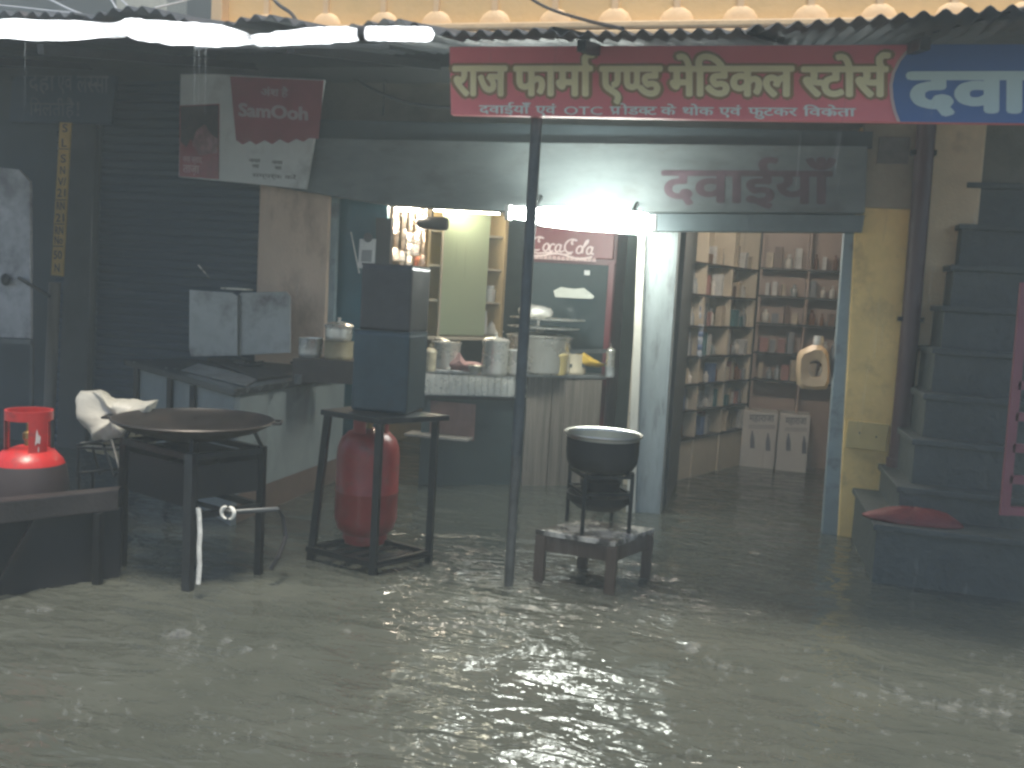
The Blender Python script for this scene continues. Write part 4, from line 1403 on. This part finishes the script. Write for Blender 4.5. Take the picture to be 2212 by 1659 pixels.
# pale metal panel at the left edge
pn = thing('metal_panel', 'dirty pale metal panel on thin legs at left photo edge', 'panel', at(20, 870, -.9))
poly('sheet', [(-140, 345), (40, 366), (64, 392), (66, 732), (-140, 722)], -.9, .03, M('dirty_white_sheet', (.44, .43, .43), .45, .1, var=.4, scale=2.5, dirt=(.09, .08, .085), damt=.8, dscale=2.2, dlo=.46), pn, .006)
MB().bar(at(70, 732, -.88), at(66, 1000, -.88), .022).build('leg', IRONG, pn)
MB().bar(at(-100, 722, -.88), at(-104, 1000, -.88), .022).build('leg', IRONG, pn)
MB().bar(at(-140, 728, -.915), at(68, 740, -.915), .02, .03).build('edge_strip', IRONG, pn)
mb = MB()
mb.lathe([(.04, 0), (.045, .01), (.02, .03), (0, .03)], at(14, 604, -.93), 16, m=Matrix.Rotation(PI/2, 3, 'X'))
mb.bar(at(40, 600, -.93), at(108, 640, -.93), .02)
mb.build('latch', IRON, pn)

# ------------------------------------------------------------------ big tawa on iron burner stand
TD = 4.66
tcn = atd(420, 906, TD)
zr = tcn.z
R_ = 170/F*TD
wk = thing('iron_griddle', 'wide shallow black iron griddle on burner stand', 'griddle', V((tcn.x, tcn.y, zr-.1)))
MB().lathe([(.0, -.105), (R_*.45, -.088), (R_*.8, -.046), (R_*.985, -.006), (R_, .0), (R_*.985, .006), (R_*.97, -.002), (R_*.8, -.033), (R_*.45, -.072), (.0, -.088)], tcn, 56, cap=False).build('pan', TAWAI, wk, smooth=True, ang=60)
for k in range(2):
    mb = MB()
    cc = tcn+V((math.cos(.4+k*PI), math.sin(.4+k*PI), 0))*R_
    tv = V((-math.sin(.4+k*PI), math.cos(.4+k*PI), 0))
    ov = V((math.cos(.4+k*PI), math.sin(.4+k*PI), 0))
    mb.tube([cc+tv*.06-ov*.01, cc+tv*.05+ov*.03, cc-tv*.05+ov*.03, cc-tv*.06-ov*.01], .007, 8)
    mb.build('handle', TAWAI, wk, smooth=True)
zt = zr-.10
bt = thing('burner_stand', 'dark iron burner stand with gas pipe under the wide griddle', 'stand', V((tcn.x, tcn.y, 0)))
lf = atd(268, 1000, TD+.05)
rg_ = atd(566, 1000, TD+.02)
fr_ = atz(405, 1276, 0)
L_ = [V((lf.x, lf.y, 0)), V((fr_.x, fr_.y, 0)), V((rg_.x, rg_.y, 0))]
L_.append(L_[0]+L_[2]-L_[1])
ZTOP = zr-.115
for p in L_:
    MB().bar(V((p.x, p.y, -.25)), V((p.x, p.y, ZTOP)), .042 if p is L_[1] else .034).build('leg', IRON if p is not L_[1] else M('grey_wet_iron', (.05, .055, .06), .35, .5, var=.4, scale=9), bt)
for z in (ZTOP-.02, .36):
    for k in range(4):
        if z < .5 and k in (0, 3):
            continue
        a_, b_ = L_[k], L_[(k+1) % 4]
        MB().bar(V((a_.x, a_.y, z)), V((b_.x, b_.y, z)), .03).build('rail', IRON, bt)
for (k, zl_, zh_) in ((0, .40, .60), (1, .44, .60), (2, .48, .62), (3, .42, .62)):
    a_, b_ = L_[k].lerp(L_[(k+1) % 4], .06), L_[k].lerp(L_[(k+1) % 4], .94)
    MB().prism([V((a_.x, a_.y, zl_)), V((b_.x, b_.y, zl_)), V((b_.x, b_.y, zh_)), V((a_.x, a_.y, zh_))], (0, .006, 0)).build('wind_shield', SOOT, bt)
lc = sum(L_, V())/4
MB().lathe([(.0, 0), (.12, 0), (.14, .03), (.12, .06), (.05, .065), (0, .065)], V((lc.x, lc.y, .5)), 26).build('burner', IRON, bt, smooth=True)
for p in L_:
    e = V((tcn.x, tcn.y, 0))+(V((p.x, p.y, 0))-V((tcn.x, tcn.y, 0)))*.86
    MB().bar(V((p.x, p.y, ZTOP-.01)), V((e.x, e.y, zr-.035)), .016).build('prong', IRON, bt)
pv = atd(497, 1106, TD-.18)
pe = atd(600, 1100, TD-.05)
MB().tube([V((lc.x, lc.y, .48)), V((lc.x, lc.y-.05, pv.z)), pv, pe], .013, 10).build('gas_pipe', IRONG, bt, smooth=True)
mb = MB()
for s_ in (-1, 1):
    ar = [pv+V((s_*(.006+.028*math.sin(t)), -.02, .03*math.cos(t))) for t in [PI*k/8 for k in range(9)]]
    mb.tube(ar, [.004, .008, .01, .011, .010, .009, .007, .006, .004], 8)
mb.build('valve_ring', M('white_enamel_valve', (.8, .8, .74), .3, var=.1), bt, smooth=True)
MB().tube([pe, atd(612, 1118, TD), atd(618, 1160, TD), atd(600, 1205, TD-.1), atd(585, 1230, TD-.1)], .012, 8).build('gas_hose', BLACKP, bt, smooth=True)
pr = [atd(x, y, TD-.37) for x, y in ((428, 1097), (430, 1112), (432, 1150), (430, 1180), (431, 1220), (428, 1262))]
mb = MB()
mb.loft([[p+rt0*(-.011), p+V((0, -.006, 0)), p+rt0*.011, p+V((0, .004, 0))] for p in pr])
tag(mb.build('leg_glint_strip', M('pale_leg_glint', (.62, .63, .6), .25, var=.4, scale=14), smooth=True), 'pale strip standing for the glint down the wet front leg of burner stand', 'strip')  # strip's shape and pale colour stand for light reflected off the wet leg

# ------------------------------------------------------------------ wire rack with white sack
wr = thing('wire_rack', 'thin black wire rack under the white plastic sack', 'rack', atd(215, 1030, 4.9))
RD = 4.85
def w(x, y, dd_=0):
    return atd(x, y, RD+dd_)
segs = (((166, 962), (262, 945), 0), ((166, 966), (258, 972), .0), ((170, 968), (166, 1030), 0), ((224, 962), (246, 1030), 0), ((240, 948), (262, 1030), -.1), ((246, 1030), (262, 1010), 0), ((190, 958), (262, 962), .15), ((168, 1022), (262, 1012), .1), ((262, 945), (262, 1020), .15), ((200, 966), (216, 1024), .2))
mb = MB()
for p, q, dd_ in segs:
    mb.tube([w(*p), w(q[0], q[1], dd_)], .008, 7)
mb.build('top_wires', IRON, wr, smooth=True)
for x0, x1, dd_ in ((170, 160, 0), (258, 264, -.05), (200, 196, .3), (262, 268, .3)):
    p = w(x0, 1020, dd_)
    MB().tube([p, V((p.x, p.y, -.2))], .009, 8).build('leg', IRON, wr, smooth=True)
sk_ = [(180, 846), (215, 843), (250, 860), (300, 862), (345, 866), (330, 900), (300, 925), (275, 958), (230, 962), (190, 952), (185, 930), (165, 905), (170, 870)]
rings_ = []
cx, cy = 245, 905
for k, (s_, dy) in enumerate(((.15, -.13), (.45, -.125), (.75, -.10), (.95, -.04), (1, .02), (.85, .09), (.4, .13))):
    ring = []
    for i in range(len(sk_)*4):
        a_, b_ = sk_[i//4], sk_[(i//4+1) % len(sk_)]
        t = (i % 4)/4
        x, y = a_[0]+(b_[0]-a_[0])*t, a_[1]+(b_[1]-a_[1])*t
        p = atd(cx+(x-cx)*s_, cy+(y-cy)*s_, 4.95+dy)
        p += fw*(.07*noise.noise(p*7)+.035*noise.noise(p*19))+V((0, 0, .012*noise.noise(p*16)))
        ring.append(p)
    rings_.append(ring)
tag(MB().loft(rings_).build('plastic_sack', SACK, smooth=True, ang=75), 'crumpled white plastic sack lying on the wire rack', 'sack')
cloth('plastic_sheet', 'pale crumpled plastic sheet under the sack on wire rack', [(175, 956), (230, 944), (310, 940), (340, 952), (330, 972), (262, 990), (250, 1000), (235, 984), (185, 975)], atd(250, 965, 5.05).y, SACK, .05, 'sheet')

# ------------------------------------------------------------------ pot on burner on stool
ZST = .275
cs = [atz(x, y, ZST) for x, y in ((1157, 1143), (1328, 1171), (1414, 1141), (1262, 1121))]
stl = thing('wooden_stool', 'low wet wooden stool standing in the flood before tea shop', 'stool', V((cs[1].x, cs[1].y, -.2)))
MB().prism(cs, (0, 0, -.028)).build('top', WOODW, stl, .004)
sc0 = sum(cs, V())/4
cin = [p+(sc0-p)*.10 for p in cs]
for k in range(4):
    a_, b_ = cin[k]+V((0, 0, -.07)), cin[(k+1) % 4]+V((0, 0, -.07))
    MB().bar(a_, b_, .022, .08).build('apron', WOOD, stl)
for p in cin:
    MB().bar(V((p.x, p.y, -.25)), V((p.x, p.y, ZST-.03)), .055).build('leg', WOOD, stl, .003)
pc = atd(1304, 936, (sc0-EYEP).dot(fw))
px0 = V((pc.x, sc0.y, 0))
zrim = pc.z
pdep = (pc-EYEP).dot(fw)
rp_ = 82/F*pdep
zb_ = zrim-.205
bs2 = thing('pot_burner', 'black iron burner stand on wooden stool under the pot', 'burner', V((pc.x, pc.y, ZST)))
for k in range(4):
    t = PI/4+.5+k*PI/2
    q_ = V((pc.x+.185*math.cos(t), pc.y+.185*math.sin(t), 0))
    MB().bar(q_+V((0, 0, ZST+.001)), q_+V((0, 0, zb_+.01)), .02, .02).build('leg', IRON, bs2)
mb = MB()
for zz, rr2 in ((zb_-.01, .185), (zb_-.10, .185)):
    for k in range(4):
        t, t2 = PI/4+.5+k*PI/2, PI/4+.5+(k+1)*PI/2
        mb.bar(V((pc.x+rr2*math.cos(t), pc.y+rr2*math.sin(t), zz)), V((pc.x+rr2*math.cos(t2), pc.y+rr2*math.sin(t2), zz)), .018, .014)
mb.build('ring_bars', IRON, bs2)
MB().lathe([(.04, zb_-.16), (.06, zb_-.13), (.10, zb_-.10), (.11, zb_-.05), (.07, zb_-.03), (0, zb_-.03)], V((pc.x, pc.y, 0)), 24).build('burner_head', SOOT, bs2, smooth=True)
MB().lathe([(.12, zb_-.2), (.17, zb_-.16), (.178, zb_-.12), (.17, zb_-.12), (.11, zb_-.19)], V((pc.x, pc.y, 0)), 24, cap=False).build('drip_bowl', SOOT, bs2, smooth=True)
mb = MB()
for k in range(3):
    t = .3+k*2*PI/3
    mb.bar(V((pc.x, pc.y, zb_-.02)), V((pc.x+.18*math.cos(t), pc.y+.18*math.sin(t), zb_-.004)), .016, .012)
mb.build('pan_support', IRON, bs2)
pt = thing('cooking_pot', 'soot black cooking pot with bright aluminium rim on burner', 'pot', V((pc.x, pc.y, zb_)))
cpt = V((pc.x, pc.y, zb_))
hp = zrim-zb_
MB().lathe([(.0, .0), (rp_*.62, .002), (rp_*.84, .02), (rp_*.93, .055), (rp_*.96, hp*.5), (rp_*.96, hp-.022)], cpt, 44, cap=False).build('outside', SOOT, pt, smooth=True)
MB().lathe([(rp_*.962, hp-.024), (rp_*.97, hp-.014), (rp_*1.03, hp-.008), (rp_*1.045, hp), (rp_*1.03, hp+.005), (rp_*.975, hp), (rp_*.95, hp-.012)], cpt, 44, cap=False).build('rim', ALUM, pt, smooth=True)
MB().lathe([(rp_*.95, hp-.012), (rp_*.935, hp*.5), (rp_*.9, .06), (rp_*.8, .03), (.0, .014)], cpt, 44, cap=False).build('inside', M('used_aluminium', (.55, .54, .46), .42, .85, var=.2, scale=6), pt, smooth=True)

# ------------------------------------------------------------------ MEDICINE SHOP
A0, B0 = atz(1436, 1046, 0), atz(1603, 1004, 0)
A0.z = B0.z = 0
ur = (B0-A0)
lr = ur.length
ur.normalize()
nr = V((ur.y, -ur.x, 0))
rk = thing('medicine_rack', 'cream medicine rack with dark shelves on left inside the medicine shop', 'rack', A0)
def rkp(a_, d_, z):
    return A0+ur*a_-nr*d_+V((0, 0, z))
def rkbox(a0, a1, d0, d1, z0, z1, nm, mt, par):
    return MB().prism([rkp(a0, d0, z0), rkp(a1, d0, z0), rkp(a1, d1, z0), rkp(a0, d1, z0)], (0, 0, z1-z0)).build(nm, mt, par)
ZSH = (.36, .60, .83, 1.07, 1.33, 1.60, 1.87)
rkbox(-.3, lr, .205, .225, -.3, 2.3, 'back_board', CREAM, rk)
for a_ in (-.3, lr*.30, lr*.64, lr-.02):
    rkbox(a_, a_+.02, .0, .204, -.3, 2.3, 'upright', CREAM, rk)
for z in ZSH:
    rkbox(-.31, lr+.004, -.004, .203, z-.018, z, 'shelf', DARKS, rk)
rkbox(-.3, lr, .012, .03, -.3, ZSH[0]-.02, 'kick_board', CREAM, rk)
BOXM = [M('box_'+nm, c_, .5, var=.25, scale=14) for nm, c_ in (('white', (.5, .5, .48)), ('cream', (.45, .38, .28)), ('rose', (.32, .16, .14)), ('grey', (.2, .21, .22)), ('teal', (.05, .14, .15)), ('brown', (.14, .08, .05)), ('blue', (.1, .16, .3)))]
shelf_names = ('lowest', 'second lowest', 'third', 'fourth', 'fifth', 'sixth', 'top')
protoB = {}
def med_item(c, hmax, label, group, ux, nx, k):
    kind_ = random.random()
    if kind_ < .62:
        wd, dp, ht = random.uniform(.03, .075), random.uniform(.05, .1), min(hmax, random.uniform(.08, .21))
        m_ = BOXM[random.choice((0, 0, 1, 1, 2, 3, 3, 4, 5, 6))]
        rz = math.atan2(ux.y, ux.x)+random.uniform(-.15, .15)
        o_ = MB().box(c+V((0, 0, ht/2+.001)), (wd, dp, ht), rz).build('medicine_box', m_)
        tag(o_, 'small medicine box '+label, 'box', group)
    else:
        r_, ht = random.uniform(.018, .035), min(hmax, random.uniform(.09, .17))
        key = random.choice(('amber', 'pale', 'clear'))
        m_ = {'amber': M('amber_bottle', (.16, .06, .02), .15, var=.2), 'pale': M('pale_bottle', (.55, .53, .48), .3, var=.1), 'clear': M('cloudy_glass', (.4, .42, .42), .1, .3)}[key]
        o_ = MB().lathe([(r_*.9, .001), (r_, .006), (r_, ht*.62), (r_*.85, ht*.7), (r_*.42, ht*.78), (r_*.42, ht*.84), (r_*.5, ht*.85), (r_*.5, ht), (0, ht)], c, 14).build('medicine_bottle', m_, smooth=True)
        tag(o_, 'small medicine bottle '+label, 'bottle', group)
    return o_
for si, z in enumerate(ZSH):
    a_ = .0
    while a_ < lr-.06:
        if abs(a_-lr*.30) > .045 and abs(a_-lr*.64) > .045:
            p = rkp(a_+.02, .07+random.uniform(-.02, .05), z)
            med_item(p, .2, 'on the %s shelf of the left rack' % shelf_names[si], 'medicines on the left rack', ur, nr, si)
        a_ += random.uniform(.05, .085)
# back rack
BYk = B0.y+.02
bx0, bx1 = B0.x+.02, at(1835, 800, BYk).x+.1
rb_ = thing('back_rack', 'pinkish cream shelf rack at the back of the medicine shop', 'rack', V(((bx0+bx1)/2, BYk, 0)))
RB = M('rosy_cream_laminate', (.36, .27, .22), .5, var=.15, scale=3)
MB().box(((bx0+bx1)/2, BYk+.23, 1.0), (bx1-bx0, .02, 2.6)).build('back_board', RB, rb_)
for x in (bx0+.01, (bx0+bx1)/2-.05, bx1-.01):
    MB().box((x, BYk+.11, 1.0), (.02, .216, 2.6)).build('upright', RB, rb_)
ZB = (.84, 1.10, 1.38, 1.64, 1.90)
for z in ZB:
    MB().box(((bx0+bx1)/2, BYk+.108, z-.01), (bx1-bx0+.01, .222, .02)).build('shelf', DARKS, rb_)
bnames = ('lowest', 'second lowest', 'middle', 'second highest', 'top')
for si, z in enumerate(ZB):
    x = bx0+.08
    while x < bx1-.08:
        if abs(x-((bx0+bx1)/2-.05)) > .05:
            med_item(V((x, BYk+.06+random.uniform(0, .06), z)), .2, 'on the %s shelf of the back rack' % bnames[si], 'medicines on the back rack', V((1, 0, 0)), V((0, -1, 0)), si)
        x += random.uniform(.065, .10)
c = V(((XP0+XP1)/2, .42, 2.42))  # unseen tube, added so the medicine shelves do not fall dark
lp = thing('added_shelf_lamp', 'unseen ceiling tube lamp added behind the shutter box to light the medicine shop', 'lamp', c)
MB().tube([c-V((.3, 0, 0)), c+V((.3, 0, 0))], .018, 12).build('tube', emitter('added_shelf_tube', (1.0, .88, .76), 85), lp, smooth=True)
MB().bar(c-V((.33, 0, -.04)), c+V((.33, 0, .04)), .05, .04).build('batten', CARDW, lp)
# printed cartons on the floor
for k, (xa, xb, ya, yb_, lb) in enumerate(((1607, 1682, 886, 1030, 'white carton printed with bottle pictures, beside the left rack'), (1685, 1752, 892, 1036, 'white carton printed with bottle pictures, right of its twin'))):
    Yc = BYk-.10-.03*k
    p, q = at(xa, ya, Yc), at(xb, ya, Yc)
    ct = thing('printed_carton', lb, 'carton', V(((p.x+q.x)/2, Yc, -.1)), 'printed cartons in the medicine shop')
    MB().box(((p.x+q.x)/2, Yc+.15, (p.z-.2)/2), (q.x-p.x, .3, p.z+.2)).build('box', CART, ct, .004)
    mb = MB()
    isl, wq = word(['महाराजा'])
    letters(mb, isl, wq, at(xa+12, ya+24, Yc-.0015), at(xb-10, ya+25, Yc-.0015), at(xa+12, ya+10, Yc-.0015), (0, -1, 0), .02)
    for j in range(3):
        y = ya+32+j*3
        mb.face([at(xa+10, y, Yc-.0013), at(xb-8, y+1, Yc-.0013), at(xb-8, y+2, Yc-.0013), at(xa+10, y+1, Yc-.0013)])
    for xo in (18, 52):
        x = xa+xo
        y = ya+44+(6 if xo > 40 else 0)
        for dx, y0_, y1_ in ((3, 0, 8), (6, 8, 14), (9, 14, 38)):
            mb.face([at(x-dx/2, y+y0_, Yc-.0014), at(x+dx/2, y+y0_, Yc-.0014), at(x+dx/2+.6, y+y1_, Yc-.0014), at(x-dx/2-.6, y+y1_, Yc-.0014)])
    mb.build('print', M('grey_blue_print', (.14, .15, .18), .6, var=.3, scale=30), ct)
# beige jerrycan hanging inside the right jamb
JY = .22
def jp(x, y):
    return at(x, y, JY)
outer = [(1723, 770), (1729, 758), (1744, 752), (1756, 746), (1774, 745), (1783, 753), (1790, 764), (1793, 795), (1792, 828), (1785, 841), (1758, 843), (1733, 840), (1722, 831), (1721, 800)]
inner = [(1747, 787), (1752, 781), (1759, 778), (1765, 778), (1771, 781), (1775, 786), (1776, 794), (1776, 802), (1774, 809), (1769, 814), (1760, 815), (1752, 813), (1748, 808), (1746, 797)]
# order rings by angle so they bridge cleanly
cx, cy = 1759, 797
srt = lambda L: sorted(L, key=lambda p: math.atan2(p[1]-cy, p[0]-cx))
outer, inner = srt(outer), srt(inner)
jc = thing('jerrycan', 'beige plastic jerrycan hanging beside the right door jamb', 'jerrycan', at(1758, 842, JY))
mb = MB()
mid = [((a_[0]*.7+b_[0]*.3), (a_[1]*.7+b_[1]*.3)) for a_, b_ in zip(outer, inner)]
t_ = .085
lp_ = lambda L, dy: [at(x, y, JY)+V((0, dy, 0)) for x, y in L]
rr4 = [lp_(outer, .02), lp_(mid, -.02), lp_(inner, .0), lp_(inner, t_), lp_(mid, t_+.04), lp_(outer, t_), lp_(outer, .02)]
mb.loft(rr4, cap=False)
mb.build('body', CAN, jc, smooth=True, ang=50)
MB().tube([at(1766, 747, JY+.05), at(1768, 738, JY+.05), at(1769, 726, JY+.05)], [.03, .036, .03], 14).build('cap', M('clear_white_cap', (.6, .58, .54), .2), jc, smooth=True)
# jamb on the right of the medicine shop
o = poly('door_jamb', [(1826, 470), (1868, 472), (1811, 1180), (1774, 1175)], -.03, .12, GREYJ, None, .006)
tag(o, 'pale blue grey right door jamb of the medicine shop', 'door jamb')
cloth('dark_bag', 'dark bag hanging low on right door jamb of medicine shop', [(1792, 760), (1812, 730), (1826, 735), (1828, 790), (1818, 830), (1796, 826)], .05, BLACKP, .07, 'bag')
# blue strip of sachets on the rack upright
for k, (ya, yb_, lb) in enumerate(((612, 690, 'upper pale blue sachet strip hanging on left rack upright'), (700, 772, 'lower pale blue sachet strip hanging on left rack upright'))):
    r = thing('sachet_strip', lb, 'sachets', rkp(lr*.31, -.02, 1.2), 'sachet strips on the left rack')
    for j in range(5):
        y0_, y1_ = ya+(yb_-ya)*j/5, ya+(yb_-ya)*(j+.92)/5
        xx = 1520-(y0_-612)*.06
        d_ = (rkp(lr*.31, -.03, 1.2)-EYEP).dot(fw)
        a_, b_ = atd(xx, y0_, d_), atd(xx-1, y1_, d_)
        MB().loft([[a_-rt0*.02, a_-rt0*.02+fw*.003, a_+rt0*.02+fw*.003, a_+rt0*.02], [a_.lerp(b_, .5)-rt0*.021-fw*.006, a_.lerp(b_, .5)-rt0*.02+fw*.008, a_.lerp(b_, .5)+rt0*.02+fw*.008, a_.lerp(b_, .5)+rt0*.021-fw*.006], [b_-rt0*.02, b_-rt0*.02+fw*.003, b_+rt0*.02+fw*.003, b_+rt0*.02]]).build('sachet', BOXM[6] if j % 2 else M('pale_blue_sachet', (.34, .40, .48), .35, var=.2, scale=20), r)

# ------------------------------------------------------------------ rain: streams from the tarp, splashes on the flood
for k, (x, y0_, y1_, lb) in enumerate(((420, 98, 160, 'thin falling water stream from wide sleeve, left of three'), (430, 98, 150, 'thin falling water stream from wide sleeve, middle of three'), (444, 98, 165, 'thin falling water stream from wide sleeve, right of three'), (54, 86, 160, 'thin falling water stream at far left of the eave'))):
    a_, b_ = at(x, y0_, TY), at(x-2, y1_+90, TY)
    tag(MB().tube([a_, a_.lerp(b_, .5)+V((.003, 0, 0)), b_], [.004, .003, .001], 6).build('water_stream', SPRAY, smooth=True), lb, 'water stream', 'water falling from the awning')
mb = MB()
def splash(c, s_):
    pf = [(.05*s_, -.004), (.034*s_, .006*s_), (.016*s_, .018*s_), (.003, .026*s_)]
    mb.lathe(pf, c+V((0, 0, -.003)), 12, sx=1.3, sy=.7, wob=.03*s_)
    for _ in range(int(5+s_*6)):
        a_ = random.uniform(0, 2*PI)
        r_ = random.uniform(.0, .035)*s_
        p = c+V((r_*math.cos(a_)*1.8, r_*math.sin(a_), -.004))
        hgt = random.uniform(.008, .04)*s_
        tip = p+V((random.uniform(-.01, .01), random.uniform(-.01, .01), hgt))
        mb.tube([p, p.lerp(tip, .6), tip], [.0065*s_, .0035*s_, .0008], 5)
    for _ in range(int(6+s_*8)):
        p = c+V((random.uniform(-.06, .06), random.uniform(-.03, .03), random.uniform(.0, .06)))*s_
        q_ = random.uniform(.0018, .0042)
        mb.lathe([(0.0003, -q_), (q_, 0), (0.0003, q_)], p, 5)
for x, y, s_ in ((385, 1372, 2.3), (372, 1374, 1.6), (398, 1368, 1.5), (490, 1384, 1.3), (535, 1402, 1.1), (592, 1398, 1.0), (88, 1318, 1.5), (60, 1322, 1.2), (105, 1316, .9), (10, 1312, .9), (750, 1362, .8), (1488, 1395, 1.8), (1484, 1405, 1.6), (1530, 1428, .9), (1556, 1441, 1.0), (1568, 1436, .8), (1610, 1452, 1.1), (1690, 1468, 1.2), (1720, 1466, .9), (1800, 1480, 1.1), (1855, 1500, 1.1), (1905, 1496, 1.0), (1950, 1508, 1.3), (1940, 1490, .9), (2000, 1520, 1.0), (2040, 1530, 1.4), (2060, 1522, 1.0), (2120, 1535, 1.1), (2160, 1540, 1.2), (2127, 1492, .9), (2180, 1500, .8), (1000, 1330, .7), (1280, 1360, .8), (1385, 1340, .6), (1855, 1230, 1.3)):
    splash(atz(x, y, .002), s_*.5)
for _ in range(260):
    x, y = random.uniform(-40, 2260), 1400+250*random.random()**1.0
    if y < 1440 and 900 < x < 1400:
        continue
    splash(atz(x, y, .001), random.uniform(.10, .26))
tag(mb.build('rain_splashes', SPRAY, smooth=True), 'small white rain splashes scattered over the brown flood water', 'rain splashes', kind='stuff')

mb = MB()
for _ in range(130):
    x, y, Y = random.uniform(-60, 2270), random.uniform(20, 1500), random.uniform(-4.2, -2.75)
    p = at(x, y, Y)
    if p.z < .05:
        continue
    q = p+V((random.uniform(-.012, .004), 0, -random.uniform(.06, .2)))
    if q.z < .01:
        continue
    mb.tube([p, q], [.0007, .0011], 4)
tag(mb.build('rain', sheer('falling_rain', (.6, .62, .62), .3, .3, .93)), 'thin streaks of falling rain before the awning', 'rain', kind='stuff')

# ------------------------------------------------------------------ damp night air
hz = MB().box((0, -.4, 2.2), (30, 26, 6.2)).build('haze', bpy.data.materials.new('damp_air'))
hm = hz.data.materials[0]
hm.use_nodes = True
n = hm.node_tree.nodes
n.remove(n['Principled BSDF'])
pv_ = n.new('ShaderNodeVolumePrincipled')
pv_.inputs['Color'].default_value = (.80, .93, .95, 1)
pv_.inputs['Density'].default_value = .019
pv_.inputs['Anisotropy'].default_value = .2
hm.node_tree.links.new(pv_.outputs[0], n['Material Output'].inputs['Volume'])
tag(hz, None, None, kind='stuff')
